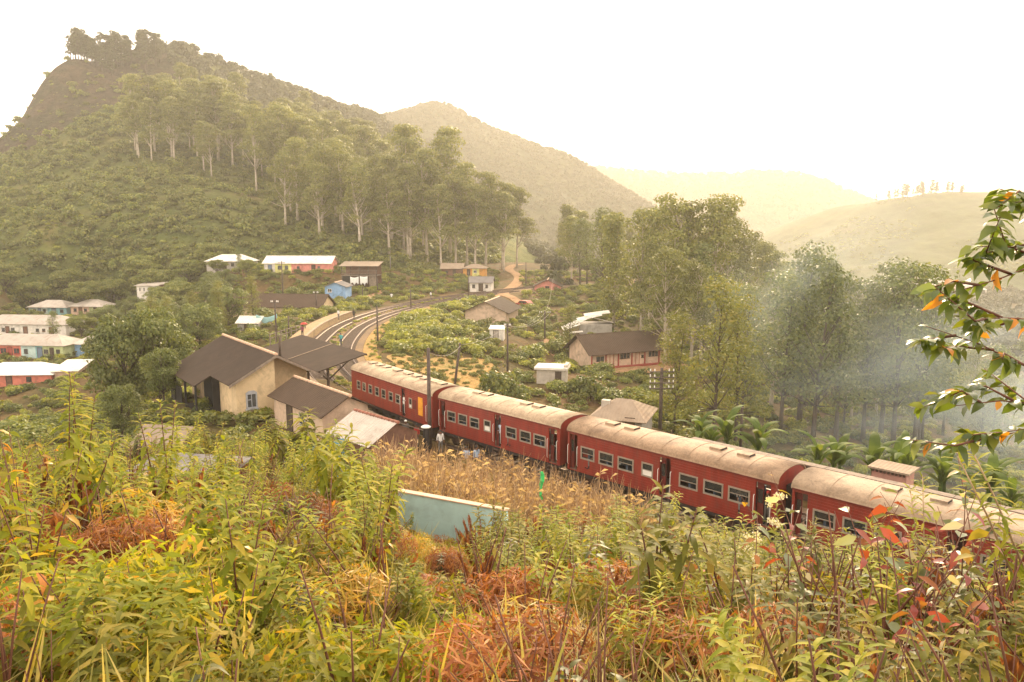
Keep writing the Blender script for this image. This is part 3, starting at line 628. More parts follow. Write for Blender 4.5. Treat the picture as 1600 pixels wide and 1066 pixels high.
# terraces of estate houses on the left, seen across the valley
house((-124, 196), (-113.8, 195), 6, 2.3, 1.5, 'turquoise walled terrace house under a pale roof, upper left row', wall='plaster_aqua', roofm='sheet_palegrey', style='hip', secs=[(0, 5.2, 'plaster_aqua'), (5.2, 10.25, 'plaster_turq')], wins=[(1.2, .9, .9, 1.7, 'wood_dark'), (3.9, .8, .9, 1.7, 'wood_dark'), (8.6, .9, .9, 1.7, 'wood_dark')], doors=[(6.4, 1.0, 1.95, 'paint_blue'), (2.6, .8, 1.9, 'paint_blue')], z=-7.3)
house((-112.6, 195), (-104.4, 194.2), 6, 2.3, 1.5, 'peach and green terrace house right of the turquoise one', wall='plaster_peach', roofm='sheet_palegrey', style='hip', secs=[(0, 5, 'plaster_peach'), (5, 8.24, 'plaster_green')], wins=[(.8, .8, .9, 1.7, 'wood_dark'), (3.6, .8, .9, 1.7, 'wood_brown')], doors=[(2.2, .9, 1.95, 'wood_brown'), (6.2, .9, 1.95, 'wood_dark')], z=-7.0)
house((-113, 161), (-93.2, 159), 6.5, 2.6, 1.5, 'long white terrace with brown doors under a grey roof', wall='plaster_white', roofm='sheet_grey', style='hip', wins=[(5.5, .7, .9, 1.7, 'wood_dark'), (7.6, .8, .9, 1.7, 'wood_dark'), (13.2, .7, .95, 1.6, 'wood_dark'), (14.6, .7, .95, 1.6, 'wood_brown'), (17.4, .6, 1.0, 1.6, 'wood_dark')], doors=[(6.4, .8, 1.95, 'wood_brown'), (10.4, .9, 1.95, 'wood_brown'), (16.2, .9, 1.95, 'wood_brown')], z=-7.4)
house((-96, 136.3), (-79.6, 134.4), 6, 2.5, 1.5, 'terrace painted coral, pale blue and green, lower left', wall='plaster_coral', roofm='sheet_grey', style='hip', secs=[(0, 8.4, 'plaster_coral'), (8.4, 11.2, 'plaster_aqua'), (11.2, 12.6, 'plaster_turq'), (12.6, 16.5, 'plaster_green')], wins=[(4.4, 1.2, .8, 1.8, 'paint_red'), (7.0, 1.1, .8, 1.8, 'paint_red'), (9.0, .7, .9, 1.7, 'wood_dark'), (12.8, .9, .9, 1.7, 'wood_grey'), (15.2, .7, .95, 1.7, 'wood_dark')], doors=[(5.9, .8, 1.95, 'paint_red'), (11.6, .9, 1.95, 'paint_blue'), (14.0, .7, 1.95, 'wood_dark')], z=-7.9)
house((-79.1, 137.2), (-75.6, 136.6), 5, 2.3, 1.1, 'small sky-blue house at the end of the coral terrace', wall='plaster_blue', roofm='sheet_palegrey', style='hip', wins=[(1.4, .8, .9, 1.7, 'plaster_white')], z=-7.8)
house((-84, 117.5), (-72.2, 118.2), 6, 2.2, 1.4, 'salmon house with a bright white roof at the lower left', wall='plaster_coral', roofm='sheet_bright', style='hip', wins=row(3, 2, 8), doors=[(5, .8, 1.9, 'wood_brown')], z=-9.6)
house((-71.9, 118.6), (-68.6, 118.9), 5, 2.2, .9, 'small white-roofed annexe beside the salmon house', wall='plaster_peach', roofm='sheet_white', style='mono', wins=[(1.2, .8, .9, 1.6, 'wood_dark')], z=-9.3)
house((-93.2, 190.5), (-86.8, 190), 5, 2.4, .5, 'white house with a row of openings half hidden by trees', wall='plaster_white', roofm='sheet_grey', style='mono', wins=[(.6, .5, 1.0, 2.0, 'plaster_white'), (1.7, .5, 1.0, 2.0, 'plaster_white'), (2.8, .5, 1.0, 2.0, 'plaster_white'), (4.6, .9, .9, 1.8, 'wood_dark')], z=-1.6)
rt = house((-86.6, 189.4), (-81.9, 189.2), 4.5, 2.9, .3, 'cream block with brown boarded upper storey among the trees', wall='plaster_cream', roofm='wood_brown', style='flat', over=.15, wins=[(1.0, .8, 1.0, 1.9, 'wood_dark')], z=-4.4)
for k in range(12):     # upright boards of the upper storey
    mb = MB(); x = -.25 + k * .44; mb.box(x, x + .41, -.3, -.26, 3.21, 5.4 + .03 * (k % 3)); mb.build('board', M['wood_brown'], rt)
mb = MB(); mb.box(-.1, 4.8, -.25, 4.4, 3.21, 5.3); mb.build('upper_wall', M['wood_brown'], rt); mb = MB(); mb.box(-.5, 5.2, -.6, 4.9, 5.45, 5.53); mb.build('upper_roof', M['sheet_brown'], rt)
house((-79.5, 200.5), (-68.2, 200), 6, 2.3, 1.6, 'grey house with a white hipped roof above the hedge', wall='plaster_grey', roofm='sheet_white', style='hip', wins=row(4, 1.2, 9.2), doors=[(4.4, .9, 1.9, 'wood_dark')], z=4.2)
house((-61.2, 190.3), (-44.6, 189.4), 6, 2.5, 1.5, 'long house painted yellow and pink under a white roof', wall='plaster_pink', roofm='sheet_white', secs=[(0, 2.7, 'plaster_white'), (2.7, 6.8, 'plaster_yellow'), (6.8, 16.6, 'plaster_pink')], wins=[(3.4, 1.0, .9, 1.8, 'wood_dark'), (5.2, .8, .9, 1.8, 'wood_dark'), (8.2, .7, .9, 1.7, 'wood_brown'), (13.4, .6, .9, 1.7, 'wood_brown')], doors=[(1.0, .9, 1.95, 'paint_blue'), (11.9, .9, 1.95, 'wood_dark')], z=4.0)
# open timber shed with white cloths
rt = tag(empty('timber_shed', (-40, 180.5, 1.6), math.radians(-3)), 'two-level open timber shed hung with white cloths', 'shed')
for x in (0, 2.1, 4.2, 6.3, 8.2):
    for y in (0, 4.5): mb = MB(); mb.box(x, x + .16, y, y + .16, -1.5, 4.6 + .15 * y); mb.build('post', M['wood_dark'], rt)
roof_sheet(rt, [(-.5, -.6, 4.62), (8.9, -.6, 4.62), (8.9, 5.2, 5.45), (-.5, 5.2, 5.45)], 'sheet_tan')
mb = MB(); mb.box(-.1, 8.5, -.1, 4.8, 2.3, 2.42); mb.build('upper_floor', M['wood_grey'], rt); mb = MB(); mb.box(-.1, 8.5, 4.3, 4.4, -1, 4.9); mb.build('back_wall', M['wood_brown'], rt)
for k in range(3): mb = MB(); mb.box(-.05, 8.45, -.08, -.02, 2.75 + .4 * k, 2.87 + .4 * k); mb.build('rail', M['wood_grey'], rt)
mb = MB(); mb.box(0.1, 2.0, 0.2, .3, -1, 2.28); mb.build('dark_screen', M['black_board'], rt); mb = MB(); mb.box(6.4, 8.2, .2, .3, -1, 2.28); mb.build('side_screen', M['wood_grey'], rt)
def cloth(x0, x1, z0, z1, sag, nm, loc, rz, label, group, mat='cloth_white', n=10):
    vs = []; fs = []
    for i in range(n + 1):
        u = i / n
        for j in range(6):
            v = j / 5; z = z1 - (z1 - z0) * v * (1 - .35 * abs(math.sin(u * 7 + loc[0]))) - sag * math.sin(math.pi * u); vs.append((x0 + (x1 - x0) * u, .07 * math.sin(u * 21 + v * 3), z))
    for i in range(n):
        for j in range(5): fs.append((i * 6 + j, i * 6 + j + 1, i * 6 + j + 7, i * 6 + j + 6))
    mb = MB(); mb.add(vs, fs, 0, True); o = mb.build(nm, M[mat]); o.location = loc; o.rotation_euler = (0, 0, rz)
    md = o.modifiers.new('s', 'SOLIDIFY'); md.thickness = .015; return tag(o, label, 'cloth', group)
cloth(0, 2.0, -1.9, 0, .25, 'hanging_cloth', (-37.9, 180.0, 3.75), math.radians(-3), 'left white cloth hung inside the timber shed', 'cloths in the timber shed')
cloth(0, 1.8, -2.2, 0, .15, 'hanging_cloth', (-35.6, 179.9, 3.85), math.radians(-3), 'right white cloth hung inside the timber shed', 'cloths in the timber shed')
house((-40.3, 165.2), (-35.8, 165), 5, 2.0, .9, 'small blue hut with a gable end below the timber shed', wall='plaster_blue', roofm='sheet_slate', style='front', wins=[(.6, .9, .8, 1.5, 'plaster_white')], z=.6, cat='hut', name='hut')
house((-52.4, 141.5), (-35.0, 139.5), 7, 1.9, 1.9, 'long low building with a brown roof left of the tracks', wall='plaster_cream', roofm='sheet_brown', wins=[(13.0, .5, .8, 1.6, 'plaster_white'), (14.0, .5, .8, 1.6, 'plaster_white'), (15.0, .5, .8, 1.6, 'plaster_white'), (16.0, .5, .8, 1.6, 'plaster_white')], z=-1.0, cat='building', name='building')
house((-43.4, 120.4), (-40.0, 120), 3, 1.3, .8, 'small tin hut with a pale roof among bushes behind the station', wall='plaster_grey', roofm='sheet_white', style='gable', over=.3, z=-.9, cat='hut', name='hut', doors=[(1.2, .7, 1.2, 'wood_dark')])
cloth(0, 3.2, -1.2, 0, .5, 'tarpaulin', (-40.6, 121.0, 1.6), .3, 'turquoise tarpaulin draped beside the tin hut', None, 'tarp_teal')
# houses beyond the curve
house((-19.7, 215.3), (-13.9, 215), 5, 2.3, 1.2, 'brown roofed hut beside the orange cottage', wall='wood_brown', roofm='sheet_tan', z=1.5, cat='hut', name='hut', wins=[(1, .8, .9, 1.6, 'wood_dark')], doors=[(3.2, .8, 1.9, 'wood_dark')])
house((-13.7, 214.8), (-7.6, 214.2), 5, 2.3, 1.0, 'orange and yellow cottage under the tall gum trees', wall='plaster_orange', roofm='sheet_tan', secs=[(0, 2.6, 'plaster_orange'), (2.6, 4.6, 'plaster_yellow'), (4.6, 6.13, 'plaster_orange')], style='hip', wins=[(3.0, .9, .9, 1.7, 'plaster_white')], doors=[(1.2, .8, 1.9, 'wood_dark')], z=1.6)
house((-10.2, 185.3), (-5.0, 184.8), 5, 2.2, 1.1, 'small white hut with a grey roof by the dirt road', wall='plaster_white', roofm='sheet_slate', z=-.1, wins=[(.6, .7, .8, 1.6, 'wood_dark'), (3.8, .6, .8, 1.6, 'wood_dark')], doors=[(2.2, 1.0, 1.8, 'wood_dark')], cat='hut', name='hut')
house((-8.3, 135.6), (-1.0, 134.0), 10, 2.5, 1.7, 'cream gabled house with a brown roof in the middle of the slope', wall='plaster_beige', roofm='sheet_darkbrown', style='front', over=.7, z=-1.9, wins=[])
house((-3.4, 115.2), (-1.3, 115), 2.2, 1.7, .3, 'tiny white tin shed in the bushes below the cream house', wall='plaster_white', roofm='sheet_white', style='mono', over=.15, z=-1.7, cat='shed', name='shed', doors=[(.6, .7, 1.5, 'sheet_grey')])
house((5.6, 190.4), (11.9, 189.8), 7, 1.8, 1.5, 'pink gabled house below the green knoll', wall='plaster_pink', roofm='sheet_darkbrown', style='front', over=.6, z=-1.0, doors=[(2.7, .9, 1.7, 'wood_dark')])
house((29.3, 190.4), (35.7, 189.6), 6, 2.4, 1.8, 'cream house with a grey hipped roof behind trees', wall='plaster_cream', roofm='sheet_slate', style='hip', z=.4, wins=[(1, .9, .9, 1.7, 'wood_dark'), (4.2, .9, .9, 1.7, 'wood_dark')], doors=[(2.6, .8, 1.9, 'wood_brown')])
# half collapsed house with loose pale sheets
rt = tag(empty('collapsed_house', (10.2, 140.6, -4.6), math.radians(-6)), 'half collapsed house with skewed pale roof sheets', 'house')
mb = MB(); mb.box(2.2, 8.2, .4, 5.2, -2, 2.1); mb.build('wall', M['plaster_grey'], rt)
for i, (x, y, z, rx, ry, rz, lx, ly) in enumerate([(-.6, -1.5, 1.2, .22, -.30, .25, 3.4, 2.0), (.6, -.6, 1.9, .18, -.34, .32, 4.4, 1.6), (2.0, .3, 2.7, .2, -.22, .18, 4.6, 1.8), (3.2, 1.5, 3.4, .15, -.14, .12, 4.8, 2.2), (-1.6, -2.2, .5, .1, -.1, .1, 4.6, 1.1), (-.4, -2.9, .15, .08, .05, -.05, 5.0, .8), (4.8, 1.2, 3.2, -.1, .22, -.1, 3.6, 3.4)]):
    mb = MB(); mb.box(0, lx, 0, ly, -.03, .03); o = mb.build('roof_sheet', M['sheet_white' if i < 6 else 'sheet_palegrey'], rt); o.location = (x, y, z); o.rotation_euler = (rx, ry, rz)
# school: long block with red pilasters
sroot = house((11.3, 108.2), (24.1, 113.9), 6.5, 2.6, 2.0, 'long cream school block with red posts and a brown roof', wall='plaster_beige', roofm='sheet_brown', over=.75, z=-4.9, cat='school', name='school', wins=[(.8, 1.4, 1.0, 1.9, 'plaster_peach'), (4.9, .45, 1.3, 2.05, 'wood_dark'), (5.45, .45, 1.3, 2.05, 'wood_dark'), (6.0, .45, 1.3, 2.05, 'wood_dark'), (9.8, .45, 1.3, 2.05, 'wood_dark'), (10.35, .45, 1.3, 2.05, 'wood_dark'), (10.9, .45, 1.3, 2.05, 'wood_dark'), (8.5, .4, 1.2, 1.6, 'wood_dark')])
for x in (0, 2.35, 4.45, 6.75, 9.0, 11.5, 13.55):
    mb = MB(); mb.box(x, x + .17, -.13, -.003, .26, 2.45); mb.build('pilaster', M['paint_red'], sroot)
for x in (3.1, 3.7, 7.5, 8.1, 12.2, 12.9): mb = MB(); mb.box(x, x + .06, -.05, -.003, .26, 2.45); mb.build('panel_strip', M['paint_red'], sroot)
mb = MB(); mb.box(-.3, 14.0, -.6, -.002, -1.0, .25); mb.build('plinth', M['paint_red'], sroot)
# concrete hut with slab roof
hroot = house((2.95, 90.3), (6.3, 89.6), 2.6, 1.75, .26, 'small white concrete hut with a flat slab roof and a dark door', wall='concrete', roofm='plaster_white', style='flat', over=.28, z=-3.2, cat='hut', name='hut')
door(hroot, 2.3, .62, 1.5, 'wood_dark')
mb = MB(); mb.box(3.2, 3.65, .3, 2.4, 2.02, 2.32); mb.build('parapet', M['concrete'], hroot)
# roof beside the railway
hr = house((7.6, 69.6), (11.8, 68.0), 5.2, 1.7, 1.3, 'brown roofed house with a pale hip line just behind the train', wall='plaster_grey', roofm='sheet_tan', style='hip', over=.5, z=-3.7, wins=[(1.2, .8, .8, 1.6, 'wood_dark')], doors=[(3, .8, 1.8, 'wood_brown')])
mb = MB(); mb.box(.3, 1.1, 1.6, 2.2, 1.9, 2.9); mb.build('chimney', M['concrete'], hr)
# pink cabin and long low wall on the far side of the tracks
cr = tag(empty('signal_cabin', (20.5, 42.2, BED_Z), math.radians(-44), .74), 'pink brick cabin with a brown slab roof behind the nearest carriage', 'cabin')
mb = MB(); mb.box(0, 2.5, 0, 1.9, -.3, 2.75); mb.build('wall', M['plaster_brickpink'], cr)
mb = MB(); mb.box(-.25, 2.75, -.25, 2.15, 2.98, 3.12); mb.build('roof', M['sheet_tan'], cr)
for k in range(9): mb = MB(); mb.box(.05 + k * .28, .19 + k * .28, -.12, -.003, 2.752, 2.978); mb.build('dentil', M['wood_dark'], cr)
mb = MB(); mb.box(.02, 2.48, .02, 1.88, 2.752, 2.976); mb.build('frieze', M['plaster_brickpink'], cr)
bw = tag(empty('boundary_wall', (11.6, 48.3, BED_Z), math.atan2(-.71, .70)), 'long low dark wall with a pale coping beyond the train', 'wall')
for k in range(10):
    x = k * 2.2
    mb = MB(); mb.box(x + .01, x + 2.18, 0, .3, -.6, 2.15); mb.build('wall_panel', M['wood_dark'], bw)
    mb = MB(); mb.box(x + .01, x + 2.18, -.12, .42, 2.153, 2.22); mb.build('coping', M['wood_grey'], bw)
# foreground: teal garden wall, blue sheet fence, roofs half buried in the weeds
tw = tag(empty('garden_wall', (-3.5, 22.7, 5.2), math.atan2(18.8 - 22.7, 4.4 + 3.5)), 'pale teal plastered wall running through the weeds', 'wall')
mb = MB(); mb.box(0, 3.7, 0, .16, -1.0, 2.2); mb.build('wall_face', M['wall_teal'], tw); mb = MB(); mb.box(-.04, 3.74, -.03, .19, 2.203, 2.24); mb.build('coping', M['plaster_peach'], tw)
bf = tag(empty('sheet_fence', (-10.0, 34.2, 3.9), math.atan2(2.2, 1.8)), 'blue corrugated sheet fence in front of the station', 'fence')
for k in range(6):
    vs = []; fs = []
    for i in range(13):
        x = k * .47 + i * .04; y = .02 * math.sin(i * math.pi / 1.5); zt = 1.25 + .05 * ((k * 7) % 3); vs += [(x, y, -.6), (x, y, zt), (x, y + .012, zt), (x, y + .012, -.6)]
    for i in range(12): fs += [(i * 4 + j, i * 4 + (j + 1) % 4, i * 4 + 4 + (j + 1) % 4, i * 4 + 4 + j) for j in range(4)]
    fs += [(0, 3, 2, 1), (48, 49, 50, 51)]
    mb = MB(); mb.add(vs, fs); mb.build('sheet', M['sheet_blue'], bf)
house((-10.1, 16.6), (-7.9, 16.2), 3.6, 1.1, .25, 'grey sheet-roofed shed half buried in weeds at left', wall='wood_grey', roofm='sheet_slate', style='mono', over=.25, z=7.95, cat='shed', name='shed', doors=[(1.2, .8, 1.4, 'wood_dark')])
house((-17.9, 35.4), (-15.9, 35), 2.2, 1.6, .6, 'small hut with a pale roof peeping over the weeds', wall='wood_dark', roofm='sheet_tan', over=.3, z=3.6, cat='hut', name='hut', doors=[(.9, .7, 1.6, 'black_board')])
# ------------------------------------------------------------------ station
UX = Vector((.60, -.80, 0)); VX = Vector((.80, .60, 0)); SANG = math.atan2(-.80, .60)
# local frame: x towards the camera along the ridge, y across towards the track; origin below the ridge's near end
st = tag(empty('station_building', (-19.05, 61.2, 0), SANG), 'cream station building with a big dark brown roof', 'station')
HWD, ZEV, ZRG = 3.55, 3.25, 5.15
k_ = (ZRG - ZEV) / HWD
mb = MB(); mb.prism([(-HWD + .35, -1.2), (-.02, -1.2), (-.02, ZRG - .06), (-HWD + .35, ZEV + .12)], 'x', -5.2, -.5); mb.build('gable_wall', M['plaster_cream'], st)
mb = MB(); mb.prism([(0, -1.2), (HWD - .3, -1.2), (HWD - .3, ZEV + .1), (0, ZRG - .06)], 'x', -13.8, -1.9); mb.build('recessed_wall', M['plaster_cream'], st)
mb = MB(); mb.prism([(-HWD + .35, -1.2), (-.02, -1.2), (-.02, ZRG - .08), (-HWD + .35, ZEV + .1)], 'x', -13.8, -9.8); mb.build('rear_wall', M['plaster_cream'], st)
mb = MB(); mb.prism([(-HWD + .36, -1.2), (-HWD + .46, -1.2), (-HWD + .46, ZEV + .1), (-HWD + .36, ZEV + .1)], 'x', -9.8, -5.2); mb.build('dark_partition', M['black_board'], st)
def stw(sx, y0, y1, z0, z1):
    mb = MB(); e = .13; X0 = sx; X1 = sx + .06
    mb.box(X0, X1, y0, y0 + e, z0, z1); mb.box(X0, X1, y1 - e, y1, z0, z1); mb.box(X0, X1, y0 + e, y1 - e, z0, z0 + e); mb.box(X0, X1, y0 + e, y1 - e, z1 - e, z1)
    mb.prism([(y0, z1 + .002), (y1, z1 + .002), ((y0 + y1) / 2 + .2, z1 + .16), ((y0 + y1) / 2 - .2, z1 + .16)], 'x', X0, X1)
    f = mb.build('window', M['paint_greyblue'], st); mb = MB(); mb.box(X0 + .005, X0 + .02, y0 + e, y1 - e, z0 + e, z1 - e); mb.build('pane', M['house_glass'], f)
    mb = MB(); mb.box(X0 + .021, X1 - .01, (y0 + y1) / 2 - .03, (y0 + y1) / 2 + .03, z0 + e, z1 - e); mb.box(X0 + .021, X1 - .01, y0 + e, (y0 + y1) / 2 - .031, z0 + .7, z0 + .76); mb.build('glazing_bar', M['paint_greyblue'], f)
    mb = MB(); mb.box(X0, X1 + .08, y0 - .08, y1 + .08, z0 - .1, z0 - .003); mb.build('sill', M['paint_greyblue'], f)
stw(-.498, -2.45, -1.55, .95, 2.25)
# main roof: camera-left slope with the cut-back eave, right slope, ridge, barge boards
def sl(y): return ZRG - k_ * abs(y) + .08
roof_sheet(st, [(-5.0, -HWD - .35, sl(HWD + .35)), (.0, -HWD - .35, sl(HWD + .35)), (.0, -.004, sl(0)), (-5.0, -.004, sl(0))][0:4], 'sheet_darkbrown', .1)
roof_sheet(st, [(-14.2, -HWD - 1.7, sl(HWD + 1.7)), (-5.004, -HWD - 1.7, sl(HWD + 1.7)), (-5.004, -.004, sl(0)), (-14.2, -.004, sl(0))], 'sheet_darkbrown', .1)
roof_sheet(st, [(.0, HWD + .35, sl(HWD + .35)), (-14.2, HWD + .35, sl(HWD + .35)), (-14.2, .004, sl(0)), (.0, .004, sl(0))], 'sheet_darkbrown', .1)
for k in range(22): mb = MB(); x = -14.25 + k * .65; mb.lathe([(.13, 0), (.15, .6), (.13, .62)], 8, (x, 0, sl(0) + .0), axis='x'); mb.build('ridge_tile', M['ridge_tile'], st)
for s in (-1, 1):
    mb = MB(); y1 = s * (HWD + .33); mb.hexa([(.005, 0, sl(0) - .26), (.045, 0, sl(0) - .26), (.045, y1, sl(y1) - .26), (.005, y1, sl(y1) - .26), (.005, 0, sl(0) - .03), (.045, 0, sl(0) - .03), (.045, y1, sl(y1) - .03), (.005, y1, sl(y1) - .03)]); mb.build('barge_board', M['wood_grey'], st)
for x in (-5.2, -8.5, -12): mb = MB(); mb.box(x - .08, x + .08, -HWD - 1.6, -HWD - 1.44, -1.5, sl(HWD + 1.5) - .12); mb.build('post', M['black_board'], st)
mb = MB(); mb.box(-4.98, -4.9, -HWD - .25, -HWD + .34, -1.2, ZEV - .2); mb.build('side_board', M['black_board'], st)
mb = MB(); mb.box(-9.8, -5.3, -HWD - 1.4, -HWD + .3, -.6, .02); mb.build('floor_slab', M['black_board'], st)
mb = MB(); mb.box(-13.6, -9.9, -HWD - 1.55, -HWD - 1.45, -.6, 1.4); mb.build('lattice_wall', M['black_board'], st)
mb = MB(); mb.tube([(-6.3, 2.6, 3.4), (-6.3, 2.6, 5.7)], .11, 8); mb.build('stove_pipe', M['wood_dark'], st)
# platform shelter: wing roof rising towards the track on braced posts
sh = tag(empty('platform_shelter', (-16.2, 63.6, .72), SANG), 'dark brown wing-roofed platform shelter on braced posts', 'shelter')
roof_sheet(sh, [(-14.8, -.3, 2.62), (.0, -.3, 2.62), (.0, 4.35, 3.74), (-14.8, 4.35, 3.74)], 'sheet_darkbrown', .09)
for x in (-.6, -5.0, -9.6, -14.0):
    mb = MB(); mb.box(x - .09, x + .09, .9, 1.08, -.72, 2.85); p = mb.build('post', M['wood_dark'], sh)
    mb = MB(); mb.tube([(x, 1.0, 1.7), (x, 3.2, 3.38)], .07, 5); mb.tube([(x, 1.0, 1.7), (x, .0, 2.6)], .07, 5); mb.build('brace', M['wood_dark'], p)
    mb = MB(); mb.hexa([(x - .05, -.25, 2.42), (x + .05, -.25, 2.42), (x + .05, 4.3, 3.5), (x - .05, 4.3, 3.5), (x - .05, -.25, 2.53), (x + .05, -.25, 2.53), (x + .05, 4.3, 3.63), (x - .05, 4.3, 3.63)]); mb.build('rafter', M['wood_dark'], sh)
for k in range(16): mb = MB(); x = -14.7 + k * .97; mb.box(x - .05, x + .05, 4.36, 4.46, 3.55, 3.72); mb.build('rafter_end', M['wood_dark'], sh)
mb = MB(); mb.hexa([(-7.05, -.3, 2.65), (-6.95, -.3, 2.65), (-6.95, 4.3, 3.75), (-7.05, 4.3, 3.75), (-7.05, -.3, 2.69), (-6.95, -.3, 2.69), (-6.95, 4.3, 3.79), (-7.05, 4.3, 3.79)]); mb.build('joint_strip', M['platform_stone'], sh)
# small brown-roofed outbuilding in front of the gable
ob = tag(empty('outbuilding', (-17.6, 61.0, 0), math.atan2(-7.33, 6.11)), 'low outbuilding with a brown roof and pale ridge beside the station', 'outbuilding')
mb = MB(); mb.prism([(-2.0, -1.5), (1.6, -1.5), (1.6, 2.5), (0, 3.3), (-2.0, 2.35)], 'x', .5, 9.0); mb.build('wall', M['plaster_beige'], ob)
roof_sheet(ob, [(.0, -2.35, 2.2), (9.4, -2.35, 2.2), (9.4, -.004, 3.5), (0, -.004, 3.5)], 'sheet_brown', .08); roof_sheet(ob, [(9.4, 2.0, 2.4), (.0, 2.0, 2.4), (0, .004, 3.5), (9.4, .004, 3.5)], 'sheet_brown', .08)
for k in range(16): mb = MB(); mb.lathe([(.12, 0), (.14, .57), (.12, .59)], 8, (k * .59, 0, 3.47), axis='x'); mb.build('ridge_tile', M['ridge_tile'], ob)
door(ob, 3.0, .9, 1.9, 'wood_dark', -2.003); window(ob, 5.2, .9, .9, 1.8, -2.003, 'paint_greyblue')
# pale sheet-roofed store by the train
tl = tag(empty('store_shed', (-10.9, 52.1, 0), math.atan2(-3.4, 3.45)), 'store with a pale sheet roof and red ridge tiles beside the train', 'shed')
mb = MB(); mb.prism([(-1.9, -1.0), (1.7, -1.0), (1.7, 1.9), (0, 2.7), (-1.9, 1.75)], 'x', .2, 4.7); mb.build('wall', M['wood_brown'], tl)
for s in (0, 1):
    for k in range(10):     # separate corrugated sheets
        x = -.1 + k * .5; vs = []; fs = []
        for i in range(11):
            xx = x + i * .0495; z = .025 * math.cos(i * math.pi / 2.5)
            y0, z0, y1, z1 = ((-.0, 2.84, -2.35, 1.62), (.0, 2.84, 2.1, 1.9))[s]
            vs += [(xx, y0, z0 + z), (xx, y1, z1 + z), (xx, y1, z1 + z - .015), (xx, y0, z0 + z - .015)]
        for i in range(10): fs += [(i * 4 + j, i * 4 + (j + 1) % 4, i * 4 + 4 + (j + 1) % 4, i * 4 + 4 + j) for j in range(4)]
        fs += [(0, 3, 2, 1), (40, 41, 42, 43)]
        mb = MB(); mb.add(vs, fs); o = mb.build('roof_sheet', M['sheet_palegrey'], tl); o.location.z = .004 * (k % 2)
surf('ridge_red', (.28, .11, .07), .8, .3, 4)
for k in range(12): mb = MB(); mb.lathe([(.1, 0), (.13, .39), (.1, .41)], 8, (-.1 + k * .42, 0, 2.84), axis='x'); mb.build('ridge_tile', M['ridge_red'], tl)
# ------------------------------------------------------------------ poles, wires, fence, sheets of ground
def pole(x, y, zb, zt, r, label, arms=0, lean=(0, 0), mat='pole_wood', width=1.5):
    z0 = h1(x, y) - .5; rt = tag(empty('utility_pole', (x, y, z0)), label, 'pole', 'utility poles'); hh = zt - z0
    mb = MB(); mb.tube([(0, 0, 0), (lean[0] * .5, lean[1] * .5, hh * .5), (lean[0], lean[1], hh)], [r * 1.25, r * 1.1, r * .9], 8); mb.build('shaft', M[mat], rt)
    for k in range(arms):
        z = hh - .35 - k * .55; mb = MB(); mb.box(lean[0] - width / 2, lean[0] + width / 2, -.06 + lean[1] - r, .06 + lean[1] - r, z - .05, z + .05); a = mb.build('crossarm', M['pole_wood'], rt)
        for s in (-1, -.62, .62, 1):
            mb = MB(); mb.lathe([(.02, 0), (.06, .03), (.07, .12), (.04, .2), (.05, .24), (.0, .26)], 8, (lean[0] + s * width * .47, lean[1] - r, z + .052)); mb.build('insulator', M['insulator'], a)
    return rt
pole(-31.4, 101.3, 0, 5.8, .11, 'tall thin pole left of the platform near its fence', 1, width=1.0)
pole(-31.2, 106.4, 0, 3.1, .09, 'short pole among bushes left of the platform')
pole(-35.8, 139.9, 0, 3.7, .1, 'pole in front of the long brown roof left of the tracks', 1, width=.9)
pole(-49, 164, 0, 8.1, .12, 'tall pole in front of the yellow and pink house', 1)
pole(-17.9, 101.3, 0, 5.0, .11, 'pole on the grassy bank inside the curve', 0)
pole(-31.2, 160.2, 0, 3.0, .09, 'thin pole beside the pale footpath'); pole(-30.9, 176.4, 0, 3.4, .1, 'pole beside the timber shed')
pole(-19.5, 147.5, 0, 3.3, .1, 'pole on the inside of the curve farther along'); pole(-9.6, 169, 0, 5.5, .1, 'pole by the dirt road below the orange cottage')
pole(-5.75, 52.1, 0, 7.2, .125, 'thick dark wooden pole standing against the train', 0)
pole(-6.4, 82.6, 0, 2.9, .12, 'leaning dark pole beside the dry yellow field', 0, (.75, 0)); pole(-.56, 95, 0, 3.5, .11, 'slim pole in the bushes right of the dry field', 1, width=.8)
pole(5.4, 125.5, 0, 1.7, .12, 'pole with a crossarm carrying wires across the slope', 1, width=1.8); pole(14.6, 73.6, 0, 1.8, .16, 'telegraph pole with four rows of white insulators', 4, width=2.4)
pole(16.4, 53.4, 0, 2.7, .1, 'dark pole beside the banana plants', 0); pole(3.7, 204, 0, 6.0, .12, 'pole on the green knoll', 0); pole(-33.3, 211, 0, 7.4, .12, 'pale pole behind the yellow and pink house', 0, mat='pole_steel')
def wire(a, b, sag, label, r=.018):
    mb = MB(); A, B = Vector(a), Vector(b); pts = [A.lerp(B, t / 12) - Vector((0, 0, sag * 4 * (t / 12) * (1 - t / 12))) for t in range(13)]
    mb.tube(pts, r, 4); return tag(mb.build('wire', M['wire']), label, 'wire', 'overhead wires')
for i, s in enumerate((-.8, 0, .8)):
    wire((5.4 + s, 125.3, 1.35), (-.56 + s * .4, 95, 3.2), 1.0, '%s of three overhead wires sagging from the crossarm pole down the slope' % ('leftmost', 'middle', 'rightmost')[i])
wire((5.4, 125.3, 1.4), (9.0, 168, 4.2), 1.2, 'overhead wire rising from the crossarm pole to the far slope'); wire((-.56, 95, 3.2), (-5.6, 82.6, 2.7), .5, 'overhead wire between the slim pole and the leaning pole')
wire((-5.6, 82.6, 2.6), (-5.75, 52.1, 6.9), .6, 'overhead wire from the leaning pole to the thick dark pole')
fr = tag(empty('rail_fence', (-31.5, 99.0, 0), math.atan2(12, 1.5)), 'low white rail fence behind the platform', 'fence')
